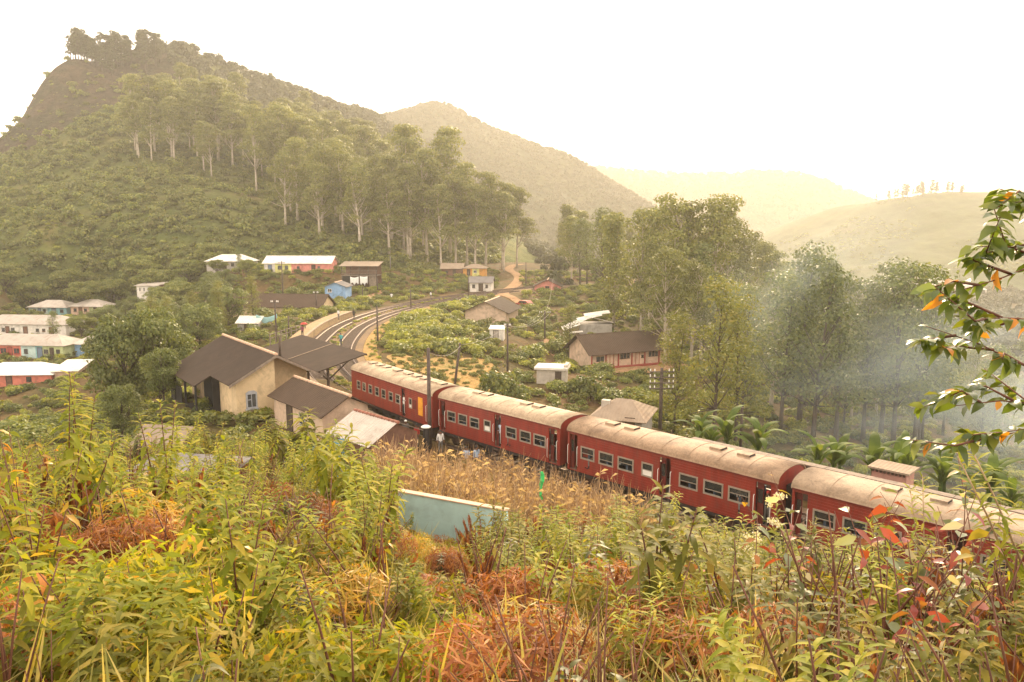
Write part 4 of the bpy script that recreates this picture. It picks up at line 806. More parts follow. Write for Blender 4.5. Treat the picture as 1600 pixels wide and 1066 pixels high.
for k in range(8): mb = MB(); mb.box(k * 1.7, k * 1.7 + .12, 0, .12, -.8, 1.6); mb.build('post', M['wood_grey'], fr)
for z in (.9, 1.4): mb = MB(); mb.box(-.1, 12.1, .125, .17, z, z + .1); mb.build('rail', M['wood_grey'], fr)
# lamp with a white shade, and a green flag on a cane
lp = tag(empty('signal_lamp', (-5.9, 51.2, 0)), 'black post with a round white disc beside the train', 'lamp')
mb = MB(); mb.lathe([(.16, 0), (.2, .1), (.2, 1.75), (.12, 1.82)], 12); mb.build('post', M['coach_dark'], lp); mb = MB(); mb.lathe([(.34, 0), (.35, .06), (.2, .14), (.0, .16)], 16, (0, 0, 1.83)); mb.build('disc', M['cloth_white'], lp)
fl = tag(empty('flag_cane', (1.25, 33.6, h1(1.25, 33.6))), 'thin cane with a narrow bright green flag among the reeds', 'flag')
mb = MB(); mb.tube([(0, 0, -.2), (.03, 0, 2.9)], .018, 5); mb.build('cane', M['wood_grey'], fl)
vs = [(.0 + .03 * math.sin(k * 1.3) + (0 if s == 0 else .16 + .05 * math.sin(k)), .04 * math.sin(k * 2 + s), 2.75 - k * .22) for k in range(7) for s in (0, 1)]
mb = MB(); mb.add(vs, [(2 * k, 2 * k + 1, 2 * k + 3, 2 * k + 2) for k in range(6)]); f = mb.build('banner', M['flag_green'], fl); f.modifiers.new('s', 'SOLIDIFY').thickness = .01
def patch(name, cx, cy, rx, ry, rot, mat, lift, n=30):
    a = np.linspace(0, 2 * np.pi, 48, endpoint=False); rr = np.linspace(0, 1, 14)
    rad = 1 + .18 * np.sin(3 * a + cx) + .1 * np.sin(7 * a + cy)
    X = cx + (rr[:, None] * rad * rx * np.cos(a)) * math.cos(rot) - (rr[:, None] * rad * ry * np.sin(a)) * math.sin(rot)
    Y = cy + (rr[:, None] * rad * rx * np.cos(a)) * math.sin(rot) + (rr[:, None] * rad * ry * np.sin(a)) * math.cos(rot)
    Z = H(X, Y) + lift; idx = np.arange(14 * 48).reshape(14, 48)
    F = np.stack([idx[:-1], idx[1:], np.roll(idx, -1, 1)[1:], np.roll(idx, -1, 1)[:-1]], -1).reshape(-1, 4)
    return tag(put(name, mesh_np(name, np.stack([X, Y, Z], -1).reshape(-1, 3), F, M[mat], smooth=True)), kind='structure')
patch('dry_field', -7.2, 89.5, 6.5, 9.5, .15, 'dry_lawn', .10)
patch('school_yard', 19.2, 108.6, 7.0, 2.4, .42, 'red_earth', .12)
strip('dirt_road', smooth_line(np.array([(2, 168), (-2, 178), (-1, 192), (2, 215), (-1, 240), (3, 262)], float)), -1.4, 1.4, M['red_earth'], .12)
strip('footpath', smooth_line(np.array([(-33, 150), (-31, 162), (-31, 172), (-28, 182)], float)), -1.0, 1.0, M['red_earth'], .12)
strip('footpath', smooth_line(np.array([(6, 142), (7, 132), (6, 122), (8, 116)], float)), -.9, .9, M['red_earth'], .12)
# red car by the cream house
def car(x, y, rz, label, body, z=None):
    rt = tag(empty('parked_car', (x, y, h1(x, y) if z is None else z), rz), label, 'car')
    mb = MB(); mb.prism([(-1.9, .35), (1.95, .35), (2.0, .7), (1.2, .88), (.55, 1.4), (-1.15, 1.42), (-1.8, .95), (-1.95, .7)], 'y', -.8, .8); mb.build('body', M[body], rt)
    for s in (-1, 1): mb = MB(); y0 = s * .803; mb.prism([(1.0, .92), (.5, 1.33), (-1.05, 1.34), (-1.5, .95)], 'y', min(y0, y0 + s * .01), max(y0, y0 + s * .01)); mb.build('side_window', M['house_glass'], rt)
    mb = MB(); mb.hexa([(1.26, -.68, .86), (1.27, -.68, .87), (1.27, .68, .87), (1.26, .68, .86), (.62, -.66, 1.36), (.63, -.66, 1.37), (.63, .66, 1.37), (.62, .66, 1.36)]); mb.build('windscreen', M['house_glass'], rt)
    for wx in (-1.2, 1.25):
        for wy in (-.82, .66): mb = MB(); mb.lathe([(.1, 0), (.3, 0), (.32, .04), (.32, .13), (.3, .16), (.1, .16)], 12, (wx, wy, .32), axis='y'); mb.build('wheel', M['coach_dark'], rt)
    for wy in (-.55, .55): mb = MB(); mb.lathe([(.1, 0), (.12, .04), (.02, .06)], 8, (1.96, wy, .62), axis='x'); mb.build('headlight', M['insulator'], rt)
car(2.6, 163, 2.4, 'red car parked above the cream gabled house', 'paint_red')
# ------------------------------------------------------------------ foliage building blocks
def unit(v): return v / np.maximum(np.linalg.norm(v, axis=-1, keepdims=True), 1e-9)
def leaf_cards(P, D, size, asp, rng):
    """diamond shaped sprays centred on P, facing D"""
    n = len(P); Nn = D; D = unit(np.cross(Nn, rng.normal(size=(n, 3)))); W = np.cross(Nn, D); s = size[:, None]; P = P - D * s * .5
    Q = np.stack([P, P + D * s * .45 + W * s * asp, P + D * s, P + D * s * .45 - W * s * asp], 1).reshape(-1, 3)
    return Q, np.arange(4 * n).reshape(n, 4)
def crown_mesh(name, clumps, per, size, mat, rng, droop=0.0, asp=.38, flat=.6, fill=.16):
    """clumps: (x, y, z, r); leaf sprays over the upper shell of every clump"""
    Ps, Ds, Ss, Vs = [], [], [], []
    for (x, y, z, r) in clumps:
        n = max(20, int(per * (r ** 1.6)));
        d = unit(rng.normal(size=(n, 3))); d[:, 2] = np.where(rng.random(n) < .78, np.abs(d[:, 2]), d[:, 2])
        rad = np.where(rng.random(n) < fill, rng.random(n) ** .5, .78 + .3 * rng.random(n))
        p = d * rad[:, None] * r; p[:, 2] *= flat
        Ps.append(p + (x, y, z)); dd = unit(d + rng.normal(size=(n, 3)) * .45 + (0, 0, .25)); Ds.append(dd)
        Ss.append(size * (.6 + .8 * rng.random(n))); Vs.append(np.clip(rng.random(n) * .75 + .25 * rng.random(), 0, 1))
    Q, F = leaf_cards(np.concatenate(Ps), np.concatenate(Ds), np.concatenate(Ss), asp, rng)
    return mesh_np(name, Q, F, mat, np.concatenate(Vs))
def trunk_mesh(name, H_, r, clumps, rng, mat, bend=.03, nb=99, top=.85, n=7):
    mb = MB(); pts = []; bx, by = rng.normal(size=2) * bend * H_
    for k in range(7):
        t = k / 6; pts.append((bx * t * t, by * t * t, H_ * top * t - .6 * (k == 0)))
    mb.tube(pts, [r * (1.25 if k == 0 else 1 - .85 * k / 6) for k in range(7)], n)
    order = sorted(clumps, key=lambda c: -c[3])[:nb]
    for (x, y, z, cr) in order:
        h = np.hypot(x, y); zb = min(max(z - .9 * h - .06 * H_, .25 * H_), H_ * top * .97); t = zb / (H_ * top)
        a = (bx * t * t, by * t * t, zb); m = (a[0] * .4 + x * .6, a[1] * .4 + y * .6, a[2] * .45 + z * .55)
        if h > .3: mb.tube([a, m, (x, y, z)], [r * .42 * (1 - .6 * t), r * .26 * (1 - .6 * t), r * .1], 4)
    return mb.mesh(name, mat)
leaf('leaf_gum', [(0, (.085, .098, .021)), (.5, (.155, .165, .037)), (1, (.26, .245, .065))], .30, .5)
leaf('leaf_dark', [(0, (.066, .088, .022)), (.6, (.132, .155, .04)), (1, (.22, .22, .06))], .28, .5)
leaf('leaf_olive', [(0, (.095, .108, .023)), (.6, (.17, .175, .038)), (1, (.26, .215, .05))], .32, .55)
leaf('leaf_ridge', [(0, (0.036, 0.043, 0.017)), (1, (0.090, 0.090, 0.034))], .25, .6)
leaf('leaf_bush', [(0, (.085, .11, .025)), (.5, (.165, .19, .04)), (1, (.31, .29, .07))], .32, .5)
leaf('leaf_bright', [(0, (.14, .175, .028)), (.5, (.26, .275, .045)), (1, (.40, .36, .08))], .38, .5)
leaf('leaf_scrub', [(0, (.085, .105, .025)), (.5, (.15, .165, .042)), (1, (.24, .21, .065))], .3, .6)
surf('bark_pale', (.48, .40, .31), .85, .3, 1.2, (.14, .10, .07), .6, .8); surf('bark_dark', (.085, .062, .045), .9, .35, 2)
def clumps_gum(H_, rng, n=28, spread=.19, low=.42):
    out = []
    for k in range(n):
        t = low + (1 - low) * ((k + rng.random()) / n); rr = spread * H_ * (1.15 - .75 * (t - low) / (1 - low)) * (.35 + .65 * rng.random()); a = rng.random() * 6.283
        out.append((rr * math.cos(a), rr * math.sin(a), H_ * t * .96, H_ * (.062 + .05 * rng.random())))
    out.append((0, 0, H_ * .95, H_ * .09)); return out
def clumps_round(H_, rng, n=30, rx=.42, rz=.36, zc=.6, cr=.13):
    out = []
    for k in range(n):
        d = unit(rng.normal(size=3)); q = .45 + .5 * rng.random() ** .5
        out.append((d[0] * q * rx * H_, d[1] * q * rx * H_, H_ * zc + d[2] * q * rz * H_, H_ * cr * (.75 + .5 * rng.random())))
    return out
PROTO = {}
def proto(kind, n, H_, r, cl, per, size, mat, bark, seed, **k):
    L_ = []
    for i in range(n):
        rng = np.random.default_rng(seed + i); c = cl(rng); kw = dict(k); nb = kw.pop('nb', 99); bend = kw.pop('bend', .03); top = kw.pop('top', .85)
        L_.append((trunk_mesh(kind + '_trunk', H_, r, c, rng, M[bark], bend, nb, top), crown_mesh(kind + '_crown', c, per, size, M[mat], rng, **kw)))
    PROTO[kind] = (H_, L_)
proto('gum', 6, 34, .48, lambda g: clumps_gum(34, g, 26 + int(6 * g.random())), 40, .58, 'leaf_gum', 'bark_pale', 100, flat=.55, droop=.25)
proto('gum_full', 4, 28, .5, lambda g: clumps_gum(28, g, 30, .21, .32), 44, .48, 'leaf_gum', 'bark_pale', 140, flat=.7, droop=.2)
proto('round', 3, 10, .3, lambda g: clumps_round(10, g, 38, .40, .36, .60), 190, .28, 'leaf_dark', 'bark_dark', 200, flat=.8)
proto('umbrella', 3, 8, .2, lambda g: clumps_round(8, g, 34, .46, .24, .70, .15), 190, .26, 'leaf_bush', 'bark_dark', 220, flat=.55)
proto('feather', 5, 19, .26, lambda g: clumps_gum(19, g, 34, .17, .20), 50, .36, 'leaf_olive', 'bark_dark', 240, flat=.9, droop=.1, asp=.26, fill=.5)
proto('column', 3, 21, .3, lambda g: clumps_gum(21, g, 34, .13, .12), 60, .42, 'leaf_gum', 'bark_pale', 260, flat=.9, droop=.2)
proto('tall_dark', 4, 21, .3, lambda g: clumps_gum(21, g, 30, .18, .30), 44, .36, 'leaf_dark', 'bark_dark', 280, flat=.8, droop=.1, fill=.4)
proto('summit', 3, 17, .38, lambda g: clumps_gum(17, g, 20, .19, .26), 26, .8, 'leaf_ridge', 'bark_dark', 300, flat=.8)
NT = [0]
def tree(kind, x, y, hgt, label, group=None, name='tree', z=None, rng=RNG, var=None, wide=1.0):
    H_, L_ = PROTO[kind]; tm, cm = L_[NT[0] % len(L_) if var is None else var]; NT[0] += 1
    z = float(LZ(np.array([x]), np.array([y]))[0]) if z is None else z
    rt = tag(empty(name, (x, y, z - .3), rng.random() * 6.283, hgt / H_), label, 'tree', group)
    rt.scale = (rt.scale.x * wide, rt.scale.y * wide, rt.scale.z); put('trunk', tm, rt); put('crown', cm, rt); return rt

# ------------------------------------------------------------------ scattering of what nobody could count
def gn_scatter(name, P, rot, scl, idx, meshes, kind='stuff', label=None):
    me = bpy.data.meshes.new(name); P = np.asarray(P, np.float32); me.vertices.add(len(P)); me.vertices.foreach_set('co', P.ravel())
    for nm, ty, arr in (('rot', 'FLOAT_VECTOR', rot), ('scl', 'FLOAT', scl), ('idx', 'INT', idx)):
        a = me.attributes.new(nm, ty, 'POINT'); a.data.foreach_set('vector' if ty == 'FLOAT_VECTOR' else 'value', np.asarray(arr, np.int32 if ty == 'INT' else np.float32).ravel())
    o = put(name, me); g = bpy.data.node_groups.new(name, 'GeometryNodeTree')
    g.interface.new_socket('Geometry', in_out='INPUT', socket_type='NodeSocketGeometry'); g.interface.new_socket('Geometry', in_out='OUTPUT', socket_type='NodeSocketGeometry')
    gi = g.nodes.new('NodeGroupInput'); go = g.nodes.new('NodeGroupOutput'); iop = g.nodes.new('GeometryNodeInstanceOnPoints'); jn = g.nodes.new('GeometryNodeJoinGeometry')
    for m_ in reversed(meshes):
        po = bpy.data.objects.new(name + '_source', m_); oi = g.nodes.new('GeometryNodeObjectInfo'); oi.inputs[0].default_value = po; oi.inputs['As Instance'].default_value = True
        g.links.new(oi.outputs['Geometry'], jn.inputs[0])
    g.links.new(gi.outputs[0], iop.inputs['Points']); g.links.new(jn.outputs[0], iop.inputs['Instance']); iop.inputs['Pick Instance'].default_value = True
    for nm, ty, sk in (('idx', 'INT', 'Instance Index'), ('rot', 'FLOAT_VECTOR', 'Rotation'), ('scl', 'FLOAT', 'Scale')):
        na = g.nodes.new('GeometryNodeInputNamedAttribute'); na.data_type = ty; na.inputs[0].default_value = nm
        g.links.new(na.outputs[0], iop.inputs[sk])
    g.links.new(iop.outputs[0], go.inputs[0]); md = o.modifiers.new('scatter', 'NODES'); md.node_group = g
    return tag(o, label, kind=kind)
def scatter(name, X, Y, meshes, smin, smax, rng, zf, sink=.1, label=None, tilt=.0):
    n = len(X); Z = zf(X, Y) - sink
    rot = np.stack([rng.normal(size=n) * tilt, rng.normal(size=n) * tilt, rng.random(n) * 6.283], 1)
    return gn_scatter(name, np.stack([X, Y, Z], 1), rot, smin + (smax - smin) * rng.random(n) ** 1.6, rng.integers(0, len(meshes), n), meshes, label=label)
def blob(name, seed, r, n, size, mat, flat=.75, k=9, spread=.6, asp=.38):
    rng = np.random.default_rng(seed); cl = [(0, 0, r * .35, r * .7)]
    for i in range(k): a = rng.random() * 6.283; q = r * spread * (.4 + .6 * rng.random()); cl.append((q * math.cos(a), q * math.sin(a), r * (.2 + .5 * rng.random()), r * (.3 + .25 * rng.random())))
    tot = sum(c[3] ** 1.6 for c in cl)
    return crown_mesh(name, cl, n / tot, size, M[mat], rng, flat=flat, asp=asp)
BUSH = [blob('bush_a', 1, 1.2, 900, .17, 'leaf_bush'), blob('bush_b', 2, 1.2, 900, .17, 'leaf_bush'), blob('bush_c', 3, 1.2, 900, .16, 'leaf_dark'), blob('bush_d', 4, 1.2, 800, .19, 'leaf_bright'), blob('bush_e', 5, 1.2, 800, .17, 'leaf_olive')]
LOWB2 = [blob('low_e', 15, 1.0, 260, .26, 'leaf_scrub', k=6), blob('low_f', 16, 1.0, 260, .26, 'leaf_bush', k=6), blob('low_g', 17, 1.0, 260, .26, 'leaf_scrub', k=6)]
LOWB = [blob('low_a', 11, 1.0, 420, .20, 'leaf_bush', k=6), blob('low_b', 12, 1.0, 420, .20, 'leaf_dark', k=6), blob('low_c', 13, 1.0, 420, .20, 'leaf_olive', k=6), blob('low_d', 14, 1.0, 420, .20, 'leaf_bright', k=6)]
FART = [blob('far_a', 21, 3.2, 170, 1.25, 'leaf_ridge', flat=1.25, k=6, spread=.5), blob('far_b', 22, 3.2, 170, 1.25, 'leaf_ridge', flat=1.5, k=6, spread=.45), blob('far_c', 23, 3.2, 150, 1.3, 'leaf_ridge', flat=1.3, k=6, spread=.5)]
HOUSES = [o for o in C.objects if o.parent is None and o.get('category') in ('house', 'hut', 'shed', 'building', 'school', 'station', 'shelter', 'outbuilding', 'cabin')]
HXY = np.array([tuple((o.matrix_basis @ Vector((3.5, 3.0, 0)))[:2]) for o in HOUSES])
def clear(X, Y, r=5.0, track=True):
    m = np.ones(len(X), bool)
    for hx, hy in HXY: m &= np.hypot(X - hx, Y - hy) > r
    if track:
        s = sdist(X, Y); m &= ~((s > -3.4) & (s < 8.6))
    m &= ((X + 7.2) / 7.2) ** 2 + ((Y - 89.5) / 10.0) ** 2 > 1
    m &= ~((np.abs(X + 1) < 3.2) & (Y > 160) & (Y < 262)); m &= np.hypot(X - 19.2, (Y - 108.6) * 1.6) > 7
    return m
# ------------------------------------------------------------------ trees
g = np.random.default_rng(42)
def fill(n, x0, x1, y0, y1, sep, rng, test=lambda x, y: True):
    out = []; tries = 0
    while len(out) < n and tries < n * 60:
        tries += 1; x = x0 + (x1 - x0) * rng.random(); y = y0 + (y1 - y0) * rng.random()
        if test(x, y) and all((x - a) ** 2 + (y - b) ** 2 > sep * sep for a, b in out): out.append((x, y))
    return out
# gum plantation on the mountain flank, its lower edge showing pale trunks
edge = lambda x: np.interp(x, [-175, -150, -117, -95, -70, -50], [322, 300, 287, 282, 272, 262])
for i, (x, y) in enumerate(fill(92, -160, -50, 258, 400, 6.6, g, lambda x, y: y > edge(x) and (y < 365 or x > -105) and x > -152 - (y - 300) * .12 and x < -46 - (y - 262) * .12)):
    tree('gum', x, y, 19 + 13 * g.random(), ('tall pale-trunked gum at the lower edge of the plantation, %s' if y < edge(x) + 22 else 'gum tree in the middle of the mountain plantation, %s' if y < edge(x) + 60 else 'gum tree high up in the mountain plantation, %s') % ('left end' if x < -135 else 'left of its centre' if x < -105 else 'right of its centre' if x < -78 else 'right end'), 'gum trees of the mountain plantation', 'gum_tree', wide=.75 + .5 * g.random())
for i, (x, y) in enumerate(fill(26, -72, -30, 218, 262, 6.0, g, lambda x, y: y > 222 + max(0, (-45 - x)) * .5)):
    tree('gum_full', x, y, 19 + 8 * g.random(), 'dense gum tree of the grove behind the yellow and pink house, %s' % ('left front' if x < -51 and y < 240 else 'left back' if x < -51 else 'right front' if y < 240 else 'right back'), 'gum trees above the pink house', 'gum_tree')
for (x, y, hh, v) in [(-34.5, 252, 47, 0), (-20.0, 250, 46, 3), (-37, 238, 36, 1), (-31, 230, 33, 4), (-26, 236, 38, 2), (-14, 240, 34, 5), (-8, 236, 31, 1), (-3, 240, 28, 0), (-21, 228, 27, 3), (-11, 230, 27, 4), (-2.5, 232, 25, 2), (-28, 244, 34, 5), (-17, 234, 30, 0), (1.5, 246, 27, 1)]:
    tree('gum', x, y, hh + 1 - float(LZ(np.array([x]), np.array([y]))[0]), {47: 'tallest gum tree of the grove by the railway curve', 46: 'second tallest gum tree with a domed top right of the tallest'}.get(hh, 'long-trunked gum of the grove by the railway curve, %s' % (('front ' if y < 235 else 'back ') + ('left' if x < -24 else 'middle' if x < -9.5 else 'right'))), 'gum trees by the railway curve', 'gum_tree', var=v)
# trees along the summit, seen against the sky
for k in range(28):
    t = k / 27; x = -219 + 34 * t + g.normal() * 1.5; y = 402 + 20 * t + g.normal() * 3
    tree('summit', x, y, 13 + 4 * g.random() + 1 * t, 'thin tree of the row standing against the sky on the summit', 'trees along the summit', 'summit_tree')
for k in range(16):
    tree('summit', -222 + 22 * k / 15 + g.normal() * .6, 400 + 5 * g.random(), 10 + 3.5 * g.random(), 'small dark tree at the cliff end of the summit row', 'trees along the summit', 'summit_tree')
# middle distance, right of the curve
for (k, x, y, hh, l) in [('column', 20, 150, 22, 'tall narrow tree with hanging foliage behind the collapsed house'), ('gum', 16.4, 212, 19, 'slim pale-trunked gum tree on the knoll edge'), ('tall_dark', 20, 205, 17, 'dark rounded tree right of the slim gum'), ('tall_dark', 25, 200, 15, 'dark tree in the gap left of the tall gums'),
    ('gum_full', 24.2, 142, 24, 'leftmost big gum of the tall cluster in the middle right'), ('gum_full', 28, 138, 27, 'big gum with clustered crown, second of the tall cluster'), ('gum_full', 32.5, 140, 26, 'big gum in the middle of the tall cluster'), ('gum_full', 37, 139, 28, 'highest gum of the tall cluster in the middle right'), ('gum_full', 41, 146, 24, 'gum at the right shoulder of the tall cluster'),
    ('gum_full', 46, 150, 22, 'grey-green gum fading into the smoke'), ('gum_full', 50, 146, 20, 'last gum of the cluster before the smoke'), ('feather', 19.5, 72, 16.5, 'feathery orange-tinged tree behind the bananas'), ('feather', 22.5, 75, 15, 'feathery olive tree right of the orange-tinged one'), ('feather', 16.5, 76, 12.5, 'low feathery tree left of the orange-tinged one')]:
    tree(k, x, y, hh, l, 'trees right of the railway')
for i, (x, y) in enumerate([(29.5, 82), (33, 86), (36.5, 84), (31.5, 78), (27, 88), (35, 91), (40.5, 86), (43, 84), (46.5, 86), (44.5, 90), (49, 90)]):
    top = np.interp(x, [27, 33, 36, 39, 43, 47, 50], [9, 13.3, 11, 8.5, 11.6, 11.2, 7]); z = h1(x, y)
    tree('tall_dark', x, y, top - z, ('bushy dark tree with bare lower trunk, %s of the trees behind the smoke' % ('leftmost', 'second from left', 'middle one', 'front one', 'back left one', 'back one')[[0, 1, 2, 3, 4, 5][i]] if x < 38 else 'dense round-topped dark tree right of the smoke, %s' % ('left one', 'middle one', 'right one', 'one behind the others', 'far right one')[i - 6]), 'dark trees around the smoke')
for i, (x, y) in enumerate(fill(26, 22, 64, 92, 135, 5.5, g)):
    tree(('tall_dark', 'gum_full', 'feather')[i % 3], x, y, (13 + 7 * g.random()) * (1 if x < 40 else .8), 'tree in the thick wood behind the school, %s' % (('front ' if y < 112 else 'back ') + ('left' if x < 36 else 'middle' if x < 50 else 'right')), 'wood behind the school')
for i, (x, y) in enumerate(fill(16, 50, 110, 84, 150, 8, g)):
    tree(('tall_dark', 'gum_full')[i % 2], x, y, 10 + 5 * g.random(), 'tree low in the smoky valley at right', 'trees in the smoky valley')
for i, (x, y) in enumerate(fill(34, 14, 90, 160, 290, 8, g, lambda x, y: not (26 < x < 40 and 175 < y < 197) and x > 12 + (y - 160) * .05)):
    tree(('gum', 'tall_dark', 'column')[i % 3], x, y, 14 + 9 * g.random(), 'tree in the wood beyond the grey hipped roof, %s' % (('nearer ' if y < 220 else 'farther ') + ('left' if x < 38 else 'middle' if x < 62 else 'right') + ' part'), 'wood beyond the school')
tree('feather', 8.9, 118, 8.5, 'thin half-bare tree above the school', 'trees right of the railway')
# left: round dark trees, umbrella trees in a row, garden trees between the terraces
for (k, x, y, top, l) in [('round', -38.5, 75, 8.0, 'big dark round tree left of the station'), ('round', -35.8, 76.5, 7.6, 'dark tree joined to the big round one on its right'), ('round', -31.3, 67.5, 5.2, 'round olive tree just left of the station roof'), ('round', -34.5, 66, 2.5, 'small round tree below the olive one')]:
    z = h1(x, y); tree(k, x, y, top - z, l, 'round trees left of the station', wide=.68)
for i, px in enumerate([-127, -119, -111.5, -105.5, -99, -92.5, -86, -79.5, -131]):
    tree('umbrella', px, 203 + 5 * math.sin(i * 2.1), 8.5 + 1.6 * g.random(), '%s umbrella tree from the left in the row behind the terraces' % ('second', 'third', 'fourth', 'fifth', 'sixth', 'seventh', 'eighth', 'last', 'first')[i], 'umbrella trees behind the terraces', 'umbrella_tree')
for i, (x, y) in enumerate(fill(24, -94, -62, 150, 198, 5.5, g, lambda x, y: clear(np.array([x]), np.array([y]), 6.5)[0])):
    tree(('round', 'umbrella', 'tall_dark')[i % 3], x, y, 4.5 + 3 * g.random(), 'garden tree right of the terraces, %s' % (('nearer ' if y < 172 else 'farther ') + ('left' if x < -84 else 'middle' if x < -73 else 'right') + ' part'), 'garden trees between the terraces')
for i, (x, y) in enumerate(fill(14, -66, -44, 100, 150, 6.0, g, lambda x, y: clear(np.array([x]), np.array([y]), 7)[0] and x < -46 and x > -.47 * y)):
    tree(('round', 'feather')[i % 2], x, y, 5.5 + 3.5 * g.random(), 'slender tree between the station and the terraces, %s' % ('near the station' if y < 115 else 'midway' if y < 132 else 'near the long brown roof'), 'trees behind the station')
for k in range(26):     # trees on the skyline of the tea hill
    x = 437 + 72 * (k / 25) + g.normal() * 3; y = 920 - 40 * (k / 25) + g.normal() * 6
    tree('summit', x, y, 9 + 9 * g.random() * (1 if 5 < k < 18 else .5), 'small tree on the skyline of the tea hill', 'skyline trees on the tea hill', 'skyline_tree', z=float(tea_z(np.array([x]), np.array([y]))[0]))
# forest masses
n = 2600; X = -205 + 190 * g.random(n); Y = 415 + 300 * g.random(n); m = (mountain_z(X, Y) > 18) & (X > -212 + (Y - 415) * .12) & ~((X < -46 - (Y - 262) * .12 - 8) & (Y < 425)); 
scatter('dark_forest', X[m], Y[m], FART, .75, 1.5, g, mountain_z, .5, 'dark forest covering the back of the mountain ridge')
n = 8000; X = -260 + 480 * g.random(n); Y = 640 + 420 * g.random(n); m = ridge_z(X, Y) > H(X, Y) - 2
scatter('ridge_forest', X[m], Y[m], FART, .5, 1.15, g, ridge_z, .5, 'forest on the hazy second ridge')
n = 4200; X = -20 + 460 * g.random(n); Y = 200 + 420 * g.random(n); m = (X > 10 + (Y - 240) * -.02) & (X < 60 + .62 * Y)
scatter('valley_wood', X[m], Y[m], FART, .5, 1.3, g, LZ, .4, 'hazy woodland on the valley floor')
n = 3500; X = -300 + 1350 * g.random(n); Y = 1350 + 420 * g.random(n); scatter('far_ridge_forest', X, Y, FART, 1.0, 2.6, g, far_z, 1, 'woodland on the farthest hazy ridge')
n = 5200; X = 300 + 420 * g.random(n); Y = 600 + 330 * g.random(n); m = (fbm(X / 55, Y / 55, 3) > -.02) & (X < .78 * Y + 20); scatter('tea_bushes', X[m], Y[m], LOWB2, .9, 2.6, g, tea_z, .3, 'tea bushes and scrub on the right hill')
n = 14000; X = -270 + 265 * g.random(n); Y = 192 + 260 * g.random(n); zm = mountain_z(X, Y); m = (fbm(X / 22, Y / 22, 3) + .5 * g.random(n) > -.22) & (zm > H(X, Y) - 1.5) & ~((Y > edge(X) - 5) & (X > -170) & (X < -50) & (g.random(n) < .45)) & (zm < 88 + 10 * g.random(n)) & ~((X < -176 - np.maximum(0, 78 - zm) * .9) & (zm > 48) & (g.random(n) < .8))
scatter('mountain_scrub', X[m], Y[m], LOWB2, .45, 3.0, g, LZ, .25, 'low scrub covering the mountain slope')
# ------------------------------------------------------------------ bushes and undergrowth of the middle ground
NB = [0]
def bush(x, y, r, label, group, m_=None, sz=None):
    me = BUSH[NB[0] % len(BUSH)] if m_ is None else BUSH[m_]; NB[0] += 1; k = r / 1.2
    return tag(put('bush', me, None, (x, y, h1(x, y) - .15), (0, 0, g.random() * 6.28), (k, k, k * (sz or .9))), label, 'bush', group)
bush(-1.3, 80, 2.9, 'large round dark bush between the train and the dry field', 'bushes on the slope', 2, 1.25); bush(8.6, 86, 2.6, 'dark bush right of the concrete hut', 'bushes on the slope', 2, 1.2); bush(11.2, 84, 2.2, 'second dark bush right of the concrete hut', 'bushes on the slope', 2, 1.1)
bush(15.5, 84, 3.2, 'broad bright green bush below the school yard', 'bushes on the slope', 3, .8); bush(19.5, 82, 2.6, 'round green bush right of the bright broad one', 'bushes on the slope', 0, .9); bush(11.0, 62, 1.7, 'low bush in front of the roof beside the railway', 'bushes on the slope', 4, .9)
bush(14.2, 60, 2.1, 'bush with pinkish flowers behind the train', 'bushes on the slope', 4, 1.0); bush(12.0, 57.5, 1.7, 'dark low bush directly behind the tan carriage roof', 'bushes on the slope', 2, .9); bush(7.5, 120, 2.6, 'bush behind the school on its left', 'bushes on the slope', 0, 1.1)
bush(18, 124, 3.4, 'big dark bush behind the middle of the school', 'bushes on the slope', 2, 1.2); bush(23, 122, 3.2, 'big bush behind the right end of the school', 'bushes on the slope', 0, 1.2); bush(13.5, 126, 2.6, 'bush below the collapsed house', 'bushes on the slope', 0, 1.1)
for i, (x, y) in enumerate(fill(52, -19, -7, 96, 160, 2.3, g, lambda x, y: 9.2 < sdist(np.array([x]), np.array([y]))[0] < 26 and not (-10 < x < 0 and 128 < y < 148) and (((x + 7.2) / 7.2) ** 2 + ((y - 89.5) / 10) ** 2 > 1.05))):
    bush(x, y, 1.3 + 1.1 * g.random(), 'bush on the green bank inside the railway curve, %s' % ('by the dry field' if y < 110 else 'in its middle' if y < 130 else 'at its far end'), 'bushes on the bank inside the curve', (3, 0, 1, 3)[i % 4], .85)
for i, (x, y) in enumerate(fill(90, -12, 34, 84, 188, 3.0, g, lambda x, y: clear(np.array([x]), np.array([y]), 5.2)[0] and x > -12 + (y - 84) * .02)):
    bush(x, y, 1.1 + 1.5 * g.random() ** 2, 'bush on the slope between the scattered houses, %s' % ('near the dry field' if y < 105 and x < 10 else 'below the school' if y < 105 else 'around the cream gabled house' if x < 6 and y < 150 else 'near the collapsed house' if y < 150 else 'near the dirt road' if x < 8 else 'below the wood'), 'bushes between the houses', None, .9)
for i, (x, y) in enumerate(fill(46, -48, -31, 82, 176, 2.6, g, lambda x, y: clear(np.array([x]), np.array([y]), 4.6)[0] and sdist(np.array([x]), np.array([y]))[0] < -5)):
    bush(x, y, 1.0 + 1.0 * g.random(), 'bush on the strip left of the tracks, %s' % ('beside the station' if y < 100 else 'beside the platform end' if y < 130 else 'near the long brown roof' if y < 150 else 'near the blue hut'), 'bushes left of the tracks', (3, 0, 1, 4)[i % 4], .8)
